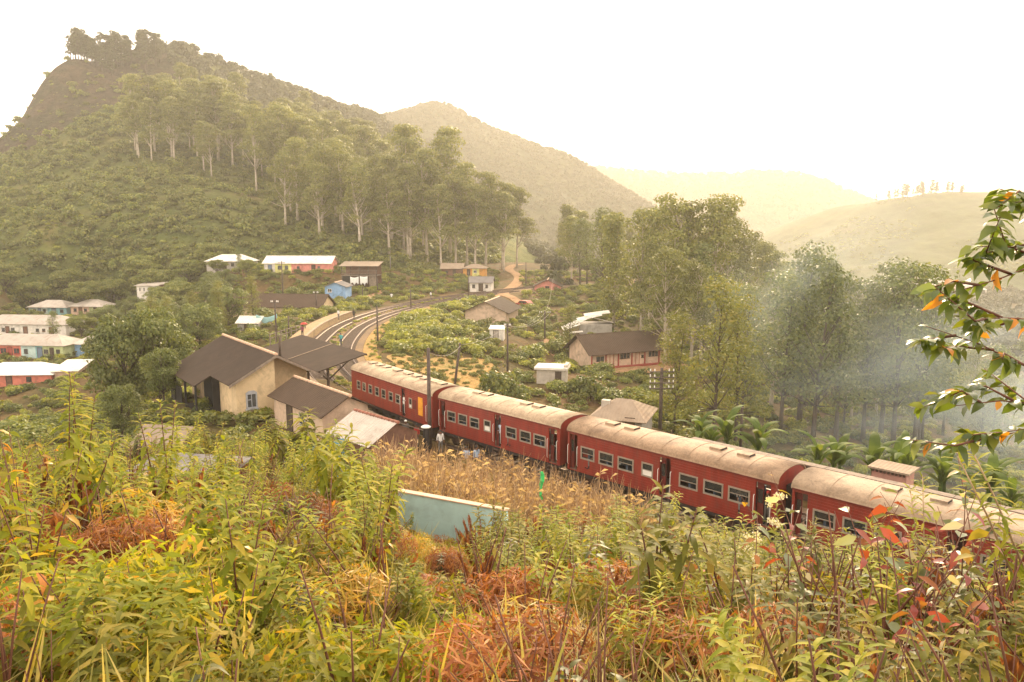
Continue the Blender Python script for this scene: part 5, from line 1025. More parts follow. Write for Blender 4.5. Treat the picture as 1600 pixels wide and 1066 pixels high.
for i, (x, y) in enumerate(fill(56, -135, -38, 60, 215, 4.0, g, lambda x, y: clear(np.array([x]), np.array([y]), 6)[0] and x > -.72 * y - 6 and not (x < -.50 * y and 84 < y < 198))):
    bush(x, y, 1.4 + 1.4 * g.random(), 'bush on the left of the valley, %s' % ('below the terraces' if y < 110 else 'between the terraces' if y < 160 else 'above the terraces'), 'bushes left of the valley', (2, 0, 4, 1)[i % 4], .85)
n = 15000; X = -140 + 270 * g.random(n); Y = 44 + 190 * g.random(n); m = clear(X, Y, 4.2) & (np.abs(X) < .78 * Y + 6) & (X < 12 + .75 * Y) & ~((X > -16) & (X < -4) & (Y < 72)); X, Y = X[m], Y[m]
scatter('undergrowth', X, Y, LOWB, .4, 1.4, g, LZ, .12, 'low green undergrowth between the houses')
# bananas and palm-like clumps behind the train
def banana_leaf(name, seed, L_=1.9, w=.3):
    rng = np.random.default_rng(seed); n = 9; vs = []; fs = []
    for i in range(n + 1):
        t = i / n; x = L_ * (t - .22 * t * t * t); z = L_ * (.62 * t - .85 * t * t); ww = w * (math.sin(math.pi * min(1, .08 + t * .92)) ** .6) * (1 if i < n else .1)
        j = (rng.random() - .5) * .08; vs += [(x, ww, z - .12 * ww + j), (x, 0, z + .05), (x, -ww, z - .12 * ww - j)]
    for i in range(n): fs += [(i * 3, i * 3 + 1, i * 3 + 4, i * 3 + 3), (i * 3 + 1, i * 3 + 2, i * 3 + 5, i * 3 + 4)]
    return mesh_np(name, np.array(vs), np.array(fs), M['leaf_banana'], rng.random(len(fs)) * .3 + rng.random() * .7, smooth=True)
leaf('leaf_banana', [(0, (.07, .11, .025)), (.6, (.13, .17, .04)), (1, (.24, .21, .07))], .42, .65, .12)
BL = [banana_leaf('banana_leaf', s, 2.0 + .25 * s, .22 + .03 * (s % 3)) for s in range(4)]
bs = MB().tube([(0, 0, -.4), (0.03, 0, .7), (0, .02, 1.5)], [.14, .12, .07], 8).mesh('banana_stem', M['leaf_banana'])
for i, (x, y, k) in enumerate([(13.3, 52.8, 1.0), (15.0, 52.0, 1.2), (16.9, 51.0, 1.15), (14.6, 54.5, .9), (20.0, 48.5, 1.0), (21.5, 49.5, 1.1), (23.6, 48.4, 1.15), (25.4, 48.0, 1.2), (27.2, 46.8, 1.15), (28.4, 48.6, 1.25), (30.5, 47, 1.2), (26.4, 51, 1.2), (32, 49.5, 1.2), (23, 52, 1.1), (33.5, 45, 1.1), (29.5, 43.5, .9)]):
    rt = tag(empty('banana_plant', (x, y, h1(x, y)), g.random() * 6, k), ('banana plant with upright leaves left of the dark pole' if i in (0, 3) else 'banana plant with broad leaves right behind the tan carriage roof' if i in (1, 2) else 'drooping banana plant in the thicket beyond the nearest carriage'), 'plant', 'banana plants behind the train')
    put('stem', bs, rt)
    for j in range(9):
        el = .45 + .75 * (j / 8); o = put('leaf', BL[(i + j) % 4], rt, (0, 0, 1.2 + .35 * j / 8), (0, -el, j * 2.4 + g.random() * .4)); o.scale = (.9 + .25 * g.random(),) * 3
# ------------------------------------------------------------------ foreground plants
def leaves_np(P, D, U, Ln, Wd, droop):
    """curved lance-shaped leaves: base P, direction D, up U; six points each"""
    n = len(P); S_ = unit(np.cross(D, U)); U2 = unit(np.cross(S_, D)); L_ = Ln[:, None]; W_ = Wd[:, None]; dr = droop[:, None]
    def at(t, s, sag): return P + D * L_ * t + S_ * W_ * s - U2 * L_ * dr * sag
    V = np.stack([P, at(.33, -.5, .08) + U2 * W_ * .12, at(.33, .5, .08) + U2 * W_ * .12, at(.68, -.38, .38) + U2 * W_ * .08, at(.68, .38, .38) + U2 * W_ * .08, at(.97, 0, .95), at(.33, 0, .08), at(.68, 0, .38)], 1).reshape(-1, 3)
    b = (np.arange(n) * 8)[:, None]
    T3 = np.concatenate([b + np.array([[0, 6, 1]]), b + np.array([[0, 2, 6]]), b + np.array([[3, 7, 5]]), b + np.array([[7, 4, 5]])])
    Q4 = np.concatenate([b + np.array([[1, 6, 7, 3]]), b + np.array([[6, 2, 4, 7]])])
    return V, [T3, Q4], 6
def leaf_mesh(name, P, D, U, Ln, Wd, dr, mat, v):
    V, F, k = leaves_np(P, D, U, Ln, Wd, dr); return mesh_np(name, V, F, mat, np.concatenate([np.tile(v, 4), np.tile(v, 2)]), smooth=True)
leaf('leaf_lime', [(0, (.13, .16, .015)), (.4, (.25, .265, .03)), (.75, (.38, .33, .045)), (.9, (.52, .31, .05)), (1, (.46, .13, .03))], .42, .6, .12, .2)
leaf('leaf_weed', [(0, (.10, .105, .018)), (.5, (.19, .175, .03)), (.82, (.33, .24, .05)), (1, (.44, .17, .04))], .38, .6, .12, .2)
leaf('leaf_wilt', [(0, (.065, .07, .02)), (.6, (.13, .125, .03)), (.9, (.24, .15, .045)), (1, (.30, .11, .035))], .28, .5, .3, .2)
leaf('leaf_fern', [(0, (.22, .175, .03)), (.5, (.40, .28, .06)), (1, (.52, .26, .06))], .4, .5, .3, .22)
leaf('leaf_rust', [(0, (.15, .055, .025)), (.5, (.29, .105, .04)), (1, (.42, .20, .07))], .32, .6, .2, .22)
leaf('blade_green', [(0, (.14, .145, .025)), (.5, (.27, .235, .045)), (1, (.45, .34, .11))], .4, .45, .4, .2)
leaf('blade_straw', [(0, (.22, .17, .06)), (.5, (.40, .31, .12)), (1, (.55, .43, .19))], .38, .5, .3, .2)
leaf('reed_dry', [(0, (.24, .15, .08)), (.5, (.40, .27, .15)), (1, (.60, .44, .27))], .25, .6, .2, .2)
leaf('leaf_glaucous', [(0, (.15, .17, .085)), (.6, (.24, .26, .13)), (1, (.34, .33, .18))], .25, .35, .5, .25)
leaf('leaf_crimson', [(0, (.22, .035, .03)), (1, (.36, .09, .05))], .35, .38, .5, .25); leaf('leaf_cream', [(0, (.45, .38, .22)), (1, (.60, .52, .34))], .3, .4, .5, .2); leaf('leaf_gold', [(0, (.45, .24, .04)), (1, (.55, .34, .06))], .4, .4, .4, .2)
leaf('leaf_glossy', [(0, (.07, .105, .02)), (.6, (.13, .17, .03)), (1, (.24, .25, .045))], .42, .28, .6, .25); leaf('leaf_orange', [(0, (.55, .22, .03)), (1, (.6, .3, .05))], .4, .4, .4, .2); leaf('petal_white', [(0, (.6, .54, .42)), (1, (.78, .73, .62))], .3, .7, .2, .1)
surf('stem_red', (.14, .055, .03), .7, .3, 6); surf('stem_green', (.15, .14, .04), .7, .3, 6); surf('stem_tan', (.38, .26, .15), .8, .3, 6)
UP = np.array([0, 0, 1.0])
def weed(seed, H_=1.5, ns=3, mat='leaf_lime', stem='stem_red', L0=.15, wd=.3, dens=26, droop=.5, dead=.0, spread=.28, flower=False, start=.3):
    """leafy weed: several leaning stems, leaves in pairs that hang more the lower they sit"""
    rng = np.random.default_rng(seed); mb = MB(); P, D, U, Ln, Wd, Dr, Vv, lower = [], [], [], [], [], [], [], []; FP = []
    for s in range(ns):
        a = rng.random() * 6.283; le = spread * H_ * (.25 + .75 * rng.random()) * (0 if ns == 1 else 1); hh = H_ * (.7 + .3 * rng.random()); b0 = rng.normal(size=2) * .05
        path = lambda t: np.array([b0[0] + le * math.cos(a) * t ** 1.5, b0[1] + le * math.sin(a) * t ** 1.5, hh * t])
        mb.tube([path(t) for t in (0, .25, .5, .75, 1)], [.011, .009, .007, .005, .003], 4)
        for k in range(dens):
            t = start + (1 - start) * ((k + rng.random() * .5) / dens) ** .85; base = path(min(t, 1)); th = k * 1.75 + rng.random() * .5
            for q in (0, 1):
                an = th + q * 3.1416; el = -.35 + 1.05 * t ** 3 + rng.normal() * .15; d = np.array([math.cos(an) * math.cos(el), math.sin(an) * math.cos(el), math.sin(el)])
                L1 = L0 * (.55 + .75 * (1 - abs(2 * t - 1.15) ** 2)) * (.75 + .5 * rng.random()); P.append(base); D.append(d); Ln.append(L1); Wd.append(L1 * wd); Dr.append(droop * (.5 + rng.random())); Vv.append(rng.random() * .8 + (.2 if t < .45 else 0) * rng.random()); lower.append(t < start + dead)
        if flower: FP.append(path(1.0))
    P, D, Ln, Wd, Dr, Vv, lower = map(np.array, (P, D, Ln, Wd, Dr, Vv, lower)); UU = np.tile(UP, (len(P), 1))
    parts = [('stem', mb.mesh('stem', M[stem]))]
    for msk, mt in ((~lower, mat), (lower, 'leaf_rust')):
        if msk.any(): parts.append(('foliage', leaf_mesh('foliage', P[msk], D[msk] if mt != 'leaf_rust' else unit(D[msk] * .5 + (0, 0, -.9)), UU[msk], Ln[msk], Wd[msk], Dr[msk], M[mt], Vv[msk])))
    if flower:
        pp = []; 
        for f in FP:
            for _ in range(5): c = f + rng.normal(size=3) * (.06, .06, .025); pp.append(c + rng.normal(size=(26, 3)) * (.022, .022, .012))
        pp = np.concatenate(pp); dd = unit(rng.normal(size=pp.shape) + (0, 0, .8)); Q, F = leaf_cards(pp, dd, np.full(len(pp), .026), .4, rng); parts.append(('flower_heads', mesh_np('flower_heads', Q, F, M['petal_white'], rng.random(len(pp)))))
    return parts
def fern(seed, R=.75, nf=8, mat='leaf_fern', npn=20):
    rng = np.random.default_rng(seed); P, D, U, Ln, Wd, Dr, Vv = [], [], [], [], [], [], []; mb = MB()
    for f in range(nf):
        a = f * 6.283 / nf + rng.random() * .6; Lf = R * (.75 + .5 * rng.random()); el = .75 + .4 * rng.random(); ca, sa = math.cos(a), math.sin(a)
        def pos(t): r_ = Lf * (t * math.cos(el) + .25 * t * t); return np.array([ca * r_, sa * r_, Lf * (1.25 * t * math.sin(el) - .95 * t * t)])
        mb.tube([pos(t) for t in (0, .25, .5, .75, 1)], [.006, .005, .004, .003, .001], 3); vv = rng.random() * .6
        for k in range(npn):
            t = .16 + .82 * k / npn; p = pos(t); tg = unit(pos(t + .02) - pos(t - .02)); sd_ = np.array([-sa, ca, 0.0])
            for s in (-1, 1):
                P.append(p); D.append(unit(sd_ * s + tg * .45 + (0, 0, -.12))); Ln.append(Lf * .30 * math.sin(math.pi * (.12 + .86 * (1 - t))) ** .8 + .02); Wd.append(.26 * Ln[-1] * .8); Dr.append(.35); Vv.append(vv + rng.random() * .4)
    P, D, Ln, Wd, Dr, Vv = map(np.array, (P, D, Ln, Wd, Dr, Vv))
    return [('stem', mb.mesh('stem', M['stem_tan'])), ('fronds', leaf_mesh('fronds', P, D, np.tile(UP, (len(P), 1)), Ln, Wd, Dr, M[mat], Vv))]
def tuft(seed, n=90, L0=.8, w=.012, mat='blade_green', lean=.55, base=.1, bend=.6):
    rng = np.random.default_rng(seed); a = rng.random(n) * 6.283; L_ = L0 * (.45 + .65 * rng.random(n)); le = lean * (.15 + .85 * rng.random(n)); bd = bend * rng.random(n)
    b = rng.normal(size=(n, 2)) * base; V = []; dirx, diry = np.cos(a), np.sin(a); px, py = -diry, dirx
    for t, wf in ((0, 1), (.35, .95), (.7, .7), (1.0, .08)):
        r_ = L_ * (le * t + bd * t * t); z = L_ * (t * np.sqrt(np.maximum(.05, 1 - le * le)) - bd * .75 * t * t * t)
        c = np.stack([b[:, 0] + dirx * r_, b[:, 1] + diry * r_, z], 1); o = np.stack([px, py, np.zeros(n)], 1) * w * wf; V += [c - o, c + o]
    V = np.stack(V, 1).reshape(-1, 3); i = (np.arange(n) * 8)[:, None]; F = np.concatenate([i + np.array([[2 * k, 2 * k + 1, 2 * k + 3, 2 * k + 2]]) for k in range(3)])
    return mesh_np('blades', V, F, M[mat], np.tile(rng.random(n), 3))
def thing_from(parts, name, label, cat, group, x, y, k, rz, z=None, tilt=(0, 0)):
    rt = tag(empty(name, (x, y, (h1(x, y) if z is None else z) - .04), rz, k), label, cat, group); rt.rotation_euler = (tilt[0], tilt[1], rz)
    for nm, me in parts:
        o = put(nm, me, rt)
        if nm in ('foliage', 'fronds', 'flower_heads'): o['kind'] = 'stuff'
    return rt
gf = np.random.default_rng(77)
LIME = [weed(400 + i, 1.35 + .15 * (i % 3), 3 + i % 2, 'leaf_lime', dead=.22, L0=.115, wd=.28, dens=32) for i in range(5)]
FEATH = [weed(420 + i, 1.3, 4, 'leaf_lime', 'stem_tan', L0=.105, wd=.16, dens=38, droop=.3, spread=.3, start=.25) for i in range(3)]
WEED = [weed(440 + i, 1.15, 4, 'leaf_weed', L0=.12, wd=.28, dens=26, dead=.15, spread=.4) for i in range(4)]
WILT = [weed(460 + i, 1.0, 4, 'leaf_wilt', 'stem_red', L0=.12, wd=.34, dens=16, droop=1.0, spread=.4, start=.4) for i in range(4)]
RUST = [weed(480 + i, .9, 4, 'leaf_rust', 'stem_red', L0=.085, wd=.30, dens=24, droop=.8, spread=.45, start=.25) for i in range(3)]
FLOW = [weed(500 + i, 1.6, 3, 'leaf_lime', 'stem_green', L0=.11, wd=.2, dens=34, droop=.3, flower=True, spread=.2) for i in range(2)]
FERN = [fern(520 + i, .7, 8) for i in range(3)] + [fern(530, .6, 7, 'leaf_weed')]; RFERN = [fern(540 + i, .55, 8, 'leaf_rust', 16) for i in range(2)]
TGRN = [tuft(560 + i, 110, .85, .011, 'blade_green', .6) for i in range(3)]; TSTR = [tuft(570 + i, 190, .8, .005, 'blade_straw', .65, .08, .8) for i in range(3)]; TLONG = [tuft(580 + i, 40, 1.05, .012, 'blade_green', .35, .08, .4) for i in range(2)]
FINE = [blob('fine_a', 31, .42, 1700, .085, 'leaf_rust', k=8, asp=.06), blob('fine_b', 32, .42, 1600, .10, 'leaf_fern', k=8, asp=.055), blob('fine_c', 33, .42, 1300, .075, 'leaf_lime', k=8, asp=.11), blob('fine_d', 34, .42, 1300, .07, 'leaf_weed', k=8, asp=.12), blob('fine_e', 35, .42, 1700, .10, 'blade_straw', k=9, asp=.045), blob('fine_f', 36, .42, 1500, .06, 'leaf_rust', k=8, asp=.12)]
def pick(x, y):
    """which plant grows where on the slope"""
    a = x / max(y, 1.0); f = float(fbm(np.array([x / 2.6 + 40]), np.array([y / 2.6]), 2)[0]); r = gf.random()
    if a < -.45: return ('lime', 'wilt', 'weed', 'lime', 'rust')[int(r * 5)] if y < 9 else ('lime', 'feath', 'wilt', 'weed')[int(r * 4)]
    if a < -.14: return ('lime', 'weed', 'tall', 'feath', 'lime', 'rust')[int(r * 6)] if y > 9 else ('wilt', 'grass', 'weed', 'rust', 'fern', 'lime')[int(r * 6)]
    if a < .12: return ('rust', 'fern', 'wilt', 'straw', 'weed', 'rust', 'fern')[int(r * 7)]
    if a < .40: return ('rust', 'fern', 'weed', 'feath', 'rust', 'straw', 'lime')[int(r * 7)]
    return ('feath', 'rust', 'rust', 'straw', 'fern', 'weed')[int(r * 6)]
SETS = dict(lime=(LIME, 'leafy_weed', 'lime-green weed with pointed leaves'), feath=(FEATH, 'feathery_weed', 'feathery yellow-green weed'), weed=(WEED, 'leafy_weed', 'olive green weed with small leaves'), wilt=(WILT, 'wilted_weed', 'wilted grey-green drooping weed'),
            rust=(RUST, 'dry_weed', 'dry rust-red weed'), fern=(FERN, 'fern', 'golden arching fern'), tall=(LIME, 'leafy_weed', 'lime-green weed with pointed leaves'))
def zone(x, y):
    a = x / max(y, 1.0); s = 'at far left' if a < -.45 else 'left of centre' if a < -.14 else 'in front of the teal wall' if a < .1 else 'right of the teal wall' if a < .40 else 'at far right'
    return s + (', close up' if y < 7 else ', halfway down' if y < 14 else ', far down')
def hscale(x, y):
    a = x / max(y, 1.0); k = 1.0
    if -.17 < a < -.06: k = .62 if y > 6 else .75
    elif -.06 <= a < .14: k = 1.2
    elif a >= .40: k = 1.55
    elif a >= .14: k = 1.25
    else: k = 1.15
    if y < 5: k *= .7
    return k
def veg_ok(x, y): return x > -.74 * y - 1.6 and x < .74 * y + 1.6 and sdist(np.array([x]), np.array([y]))[0] < -5.2
pts = fill(300, -24, 17, 2.6, 33, .55, gf, lambda x, y: veg_ok(x, y) and gf.random() < 1.5 / (.5 + .1 * y) and not (-10.4 < x < -7.4 and 15.5 < y < 20.2) and not (-12 < x < -7 and y > 31))
for (x, y) in pts:
    kd = pick(x, y)
    if kd in ('grass', 'straw'): kd = ('fern', 'weed')[int(gf.random() * 2)]
    st_, nm, lb = SETS[kd]; k = hscale(x, y) * (.75 + .5 * gf.random())
    if kd == 'tall': k *= 1.2
    if y > 18: k *= 1.2
    thing_from(st_[int(gf.random() * len(st_))], nm, lb + ' ' + zone(x, y), 'fern' if nm == 'fern' else 'weed', 'weeds and ferns of the near slope', x, y, k, gf.random() * 6.283, tilt=(gf.normal() * .08, gf.normal() * .08))
for i in range(20):     # weeds standing along the front of the teal wall
    t = i / 19; x = -.9 + 5.2 * t + gf.normal() * .25; y = 18.6 - 2.8 * t - 1.6 * gf.random(); L_, k_ = ((RUST, 1.9), (FEATH, 1.5), (WEED, 1.7), (LIME, 1.35))[i % 4]
    thing_from(L_[i % len(L_)], 'leafy_weed', '%s weed against the front of the teal wall, %s' % (('rusty', 'feathery', 'olive', 'lime-green')[i % 4], 'left half' if t < .3 else 'middle' if t < .65 else 'right end'), 'weed', 'weeds along the teal wall', x, y, k_ * (.85 + .3 * gf.random()), gf.random() * 6)
# white-flowered weeds at right, a taller one beside the carriage gap
for i, (x, y, k, l) in enumerate([(3.3, 8.6, 1.15, 'tall weed with white flower heads before the gap between carriages'), (2.75, 8.2, .85, 'shorter white-flowered weed left of the tall one'), (3.75, 8.0, .8, 'white-flowered weed right of the tall one')]):
    thing_from(FLOW[i % 2], 'flowering_weed', l, 'weed', 'white-flowered weeds', x, y, k, i * 2.0)
# bright leafy shrub with broad leaves before the outbuilding
BROAD = weed(610, 2.6, 4, 'leaf_weed', 'bark_dark', L0=.30, wd=.38, dens=20, droop=.7, spread=.3, start=.45); BROAD2 = weed(611, 2.3, 5, 'leaf_lime', 'stem_green', L0=.24, wd=.3, dens=24, droop=.8, spread=.3, start=.2)
thing_from(BROAD, 'shrub', 'broad-leaved shrub in front of the brown-roofed outbuilding', 'shrub', None, -8.3, 27.5, 1.45, 1.0); thing_from(BROAD, 'shrub', 'second broad-leaved shrub left of the pale store roof', 'shrub', None, -6.9, 27.0, 1.25, 3.0)
thing_from(BROAD2, 'shrub', 'tall lime shrub with long drooping leaves left of the teal wall', 'shrub', None, -3.5, 15.5, 1.35, .3); thing_from(BROAD2, 'shrub', 'lime shrub in front of the pale store roof', 'shrub', None, -4.9, 19.0, 1.3, 2.2)
for i, (x, y, k) in enumerate([(1.55, 15.5, 1.15), (3.2, 14.2, 1.15), (2.2, 14.6, .9), (4.1, 13.2, 1.0), (4.8, 15, .95)]):
    thing_from(FEATH[i % 3], 'feathery_weed', ('tall feathery yellow-green bush rising in front of the %s' % ('gap left of the tan-roofed carriage', 'middle door of the tan-roofed carriage', 'near windows of the tan-roofed carriage', 'right half of the tan-roofed carriage', 'steps of the tan-roofed carriage')[i]), 'weed', 'tall feathery weeds by the train', x, y, k * 1.25, i)
# what nobody could count: grass, bracken, litter, reeds
def near_pts(n, y0, y1, rng, test=None):
    Y = y0 + (y1 - y0) * rng.random(n) ** 1.25; X = (rng.random(n) * 2 - 1) * (.74 * Y + 1.8); m = sdist(X, Y) < -4.6; m &= ~((X > -10.3) & (X < -7.5) & (Y > 16.0) & (Y < 20.0)); m &= ~((X > -10.5) & (X < -5.5) & (Y > 46))
    if test is not None: m &= test(X, Y)
    return X[m], Y[m]
def bits(parts): return [p[1] for p in parts if p[0] != 'stem']
X, Y = near_pts(2200, 2.0, 40, gf, lambda x, y: (fbm(x / 3.0, y / 3.0, 2) > np.where((x / y > -.12) & (x / y < .3), .22, -.08))); scatter('grass_tufts', X, Y, TGRN + TLONG, .45, .95, gf, H, .03, 'green grass tufts on the near slope', .1)
X, Y = near_pts(1500, 2.2, 26, gf, lambda x, y: (x / y > .02) & (fbm(x / 2.2 + 9, y / 2.2, 2) > -.1)); scatter('straw_grass', X, Y, TSTR, .5, 1.0, gf, H, .03, 'pale straw-coloured grass on the near slope', .1)
X, Y = near_pts(2800, 2.2, 34, gf, lambda x, y: fbm(x / 2.4 + 60, y / 2.4, 2) > np.where(np.abs(x / y - .05) < .3, -.35, .0)); scatter('bracken', X, Y, [f[1][1] for f in FERN + RFERN + RFERN + RFERN], .5, 1.1, gf, H, .02, 'bracken and dead fern between the weeds', .15)
X, Y = near_pts(1900, 2.4, 44, gf, lambda x, y: gf.random(len(x)) < np.where((x / y > -.1) & (y < 12), .6, 1.0)); a_ = X / np.maximum(Y, 1); ks = np.where((a_ > -.17) & (a_ < .1), .7, 1.0)
def scat2(name, X, Y, meshes, lo, hi, lab):
    n = len(X); a_ = X / np.maximum(Y, 1); ks = np.where((a_ > -.17) & (a_ < -.06), .62, np.where(a_ > .4, 1.5, 1.2)) * np.where(Y < 5, .75, 1) * np.where(Y > 16, 1.25, 1)
    gn_scatter(name, np.stack([X, Y, H(X, Y) - .05], 1), np.stack([gf.normal(size=n) * .12, gf.normal(size=n) * .12, gf.random(n) * 6.283], 1), (lo + (hi - lo) * gf.random(n)) * ks, gf.integers(0, len(meshes), n), meshes, label=lab)
def joined(parts, name):
    Vs = []; Fs = {3: [], 4: []}; mats = []; off = 0
    return parts
scat2('weed_thicket', X, Y, [p[1] for L_ in (RUST, LIME, RUST, FEATH, WEED, WILT, RUST) for w_ in L_ for p in w_ if p[0] == 'foliage'], .5, .95, 'mixed weeds filling the near slope')
X, Y = near_pts(2000, 2.3, 30, gf, lambda x, y: fbm(x / 1.9 + 20, y / 1.9 + 5, 2) > np.where(x / y > -.2, -.1, .05)); n_ = len(X); sz_ = .55 + .9 * gf.random(n_); dz_ = gf.random(n_) * np.where((X / Y > -.17) & (X / Y < -.06), .1, .45) - .15 * (Y < 5)
ix_ = np.where(fbm(X / 1.5 + 3, Y / 1.5 - 8, 2) + gf.normal(size=n_) * .12 > .10, np.where(gf.random(n_) < .6, 0, 5), np.array([1, 2, 3, 2, 3, 2, 4])[gf.integers(0, 7, n_)])
gn_scatter('fine_tangle', np.stack([X, Y, H(X, Y) + dz_ - .05], 1), np.stack([gf.normal(size=n_) * .3, gf.normal(size=n_) * .3, gf.random(n_) * 6.283], 1), sz_, np.where((ix_ == 4) & (X / Y < .05), 2, ix_), FINE, label='fine tangle of dead bracken and small leaves on the near slope')
X, Y = near_pts(1400, 2.4, 30, gf); scat2('weed_stems', X, Y, [w_[0][1] for L_ in (WEED, WILT, RUST) for w_ in L_], .6, 1.1, 'bare brown stems among the weeds')
def reed(seed, n=9):
    rng = np.random.default_rng(seed); mb = MB(); V = []; F = []
    for i in range(n):
        b = rng.normal(size=2) * .3; le = rng.normal(size=2) * .16; hh = 1.2 + 1.5 * rng.random(); r = .019
        p = [np.array([b[0] + le[0] * t * t * hh, b[1] + le[1] * t * t * hh, hh * t]) for t in (0, .4, .75, 1)]
        mb.tube(p, [r, r * .9, r * .7, r * .3], 3, smooth=False)
        for k in range(3):
            t = .3 + .6 * rng.random(); q = p[0] + (p[3] - p[0]) * t; an = rng.random() * 6.283; d = np.array([math.cos(an), math.sin(an), 1.0]) * .22; s = np.array([-math.sin(an), math.cos(an), 0]) * .02
            mb.add([q - s, q + s, q + d * .7, q + d * 1.2 * np.array([1.2, 1.2, .4])], [(0, 1, 2), (0, 2, 3)])
    me = mb.mesh('reed', M['reed_dry']); a = me.attributes.new('var', 'FLOAT', 'FACE'); a.data.foreach_set('value', rng.random(len(me.polygons)).astype(np.float32)); return me
REED = [reed(700 + i) for i in range(4)]
n = 460; Y = 26 + 19 * gf.random(n); X = -9 + 15 * gf.random(n); s_ = sdist(X, Y); m = (s_ < -3.6) & (X > -.2 * Y + .5) & (X < .12 * Y + 1.6) & ~((X < -5.2) & (Y > 46)); X, Y = X[m], Y[m]; n = len(X)
gn_scatter('dry_reeds', np.stack([X, Y, H(X, Y) - .05], 1), np.stack([gf.normal(size=n) * .12, gf.normal(size=n) * .12, gf.random(n) * 6.283], 1), .75 + .45 * gf.random(n), gf.integers(0, 4, n), REED, label='tall dry reeds between the teal wall and the train')
n = 500; Y = 12 + 24 * gf.random(n); X = 5 + 14 * gf.random(n); s_ = sdist(X, Y); m = (s_ < -3.2) & (s_ > -7.5); X, Y = X[m], Y[m]; n = len(X)
gn_scatter('lineside_reeds', np.stack([X, Y, H(X, Y) - .05], 1), np.stack([gf.normal(size=n) * .12, gf.normal(size=n) * .12, gf.random(n) * 6.283], 1), .5 + .4 * gf.random(n), gf.integers(0, 4, n), REED, label='dry stalks along the line beside the nearest carriages')
n = 1500; X = -32 + 28 * gf.random(n); Y = 36 + 24 * gf.random(n); m = (sdist(X, Y) < -7.5) & (np.hypot(X + 20, Y - 61) > 5.5) & ~((X > -20) & (Y > 53.5)) & ~((X > -12.6) & (X < -5) & (Y > 45.5)); X, Y = X[m], Y[m]
scatter('station_undergrowth', X, Y, LOWB + [p[1] for w_ in RUST + WEED for p in w_ if p[0] == 'foliage'], .35, .8, gf, H, .1, 'low weeds in front of the station')
n = 900; Y = 24 + 20 * gf.random(n); X = -9 + 16 * gf.random(n); m = (sdist(X, Y) < -3.6) & (X > -.2 * Y + .5) & (X < .12 * Y + 1.6); X, Y = X[m], Y[m]
scatter('reed_floor_grass', X, Y, TGRN + [p[1] for w_ in WEED for p in w_ if p[0] == 'foliage'], .6, 1.1, gf, H, .05, 'green grass at the foot of the reeds')
n = 700; X = -14.5 + 14 * gf.random(n); Y = 80 + 20 * gf.random(n); m = sdist(X, Y) > 8.2; X, Y = X[m], Y[m]
scatter('field_grass', X, Y, TSTR + [LOWB[2]], .25, .6, gf, H, .02, 'dry grass tufts on the yellow field')
X = TL[100:196, 0]; Y = TL[100:196, 1]; n = 600; k_i = gf.integers(0, len(X), n); of_ = np.where(gf.random(n) < .5, 6.6 + 1.6 * gf.random(n), 1.75 + .3 * gf.normal(size=n)); X = X[k_i] + TN[100:196, 0][k_i] * of_ + gf.normal(size=n) * .25; Y = Y[k_i] + TN[100:196, 1][k_i] * of_ + gf.normal(size=n) * .25
scatter('lineside_grass', X, Y, TSTR + [LOWB[0], LOWB[3]], .18, .5, gf, H, .02, 'weeds growing between and beside the curved tracks')
# ------------------------------------------------------------------ plants whose single leaves can be picked out
def one_leaf(name, Ln, Wd, dr, mat, v):
    return leaf_mesh(name, np.zeros((1, 3)), np.array([[1.0, 0, 0]]), UP[None], np.array([Ln]), np.array([Wd]), np.array([dr]), M[mat], np.array([v]))
def leaf_set(mats, L_, w, seed):
    r = np.random.default_rng(seed); return [one_leaf('leaf', L_ * (.8 + .4 * r.random()), L_ * w * (.85 + .3 * r.random()), .15 + .5 * r.random(), m_, r.random()) for m_ in mats for _ in range(3)]
def leafy(name, label, cat, group, loc, stems, leaves, nper, stemmat, seed, t0=.15, el=(-.5, .5), scale=1.0, r0=.012, side=None):
    """stems: lists of points (relative); leaves hang along them as separate parts"""
    r = np.random.default_rng(seed); rt = tag(empty(name, loc), label, cat, group)
    for pts_ in stems:
        mb = MB(); k = len(pts_); mb.tube(pts_, [r0 * (1 - .75 * i / (k - 1)) for i in range(k)], 5); sm_ = mb.build('stem', M[stemmat], rt); Pn = np.array(pts_, float); seg = np.linalg.norm(np.diff(Pn, axis=0), axis=1); cum = np.concatenate([[0], np.cumsum(seg)])
        for j in range(nper):
            t = t0 + (1 - t0) * (j + .6 * r.random()) / nper; dd = t * cum[-1]; i = min(int(np.searchsorted(cum, dd)), k - 1); i = max(i, 1); f = (dd - cum[i - 1]) / seg[i - 1]; p = Pn[i - 1] * (1 - f) + Pn[i] * f; tg = unit(Pn[i] - Pn[i - 1])
            az = math.atan2(tg[1], tg[0]) + (1 if j % 2 else -1) * (.5 + .7 * r.random()) if abs(tg[2]) < .75 else j * 2.4 + r.random() * .6
            o = put('leaf', leaves[int(r.random() * len(leaves))], rt, tuple(p), (r.normal() * .5, -(el[0] + (el[1] - el[0]) * r.random()), az)); o.scale = (scale * (.7 + .5 * r.random()),) * 3
    return rt
GL = leaf_set(['leaf_glossy'] * 20 + ['leaf_orange'], .105, .42, 1)
def br(a, b, s=.05): a = np.array(a); b = np.array(b); return [tuple(a + (b - a) * t + np.array([0, 0, s * math.sin(math.pi * t)])) for t in (0, .25, .5, .75, 1)]
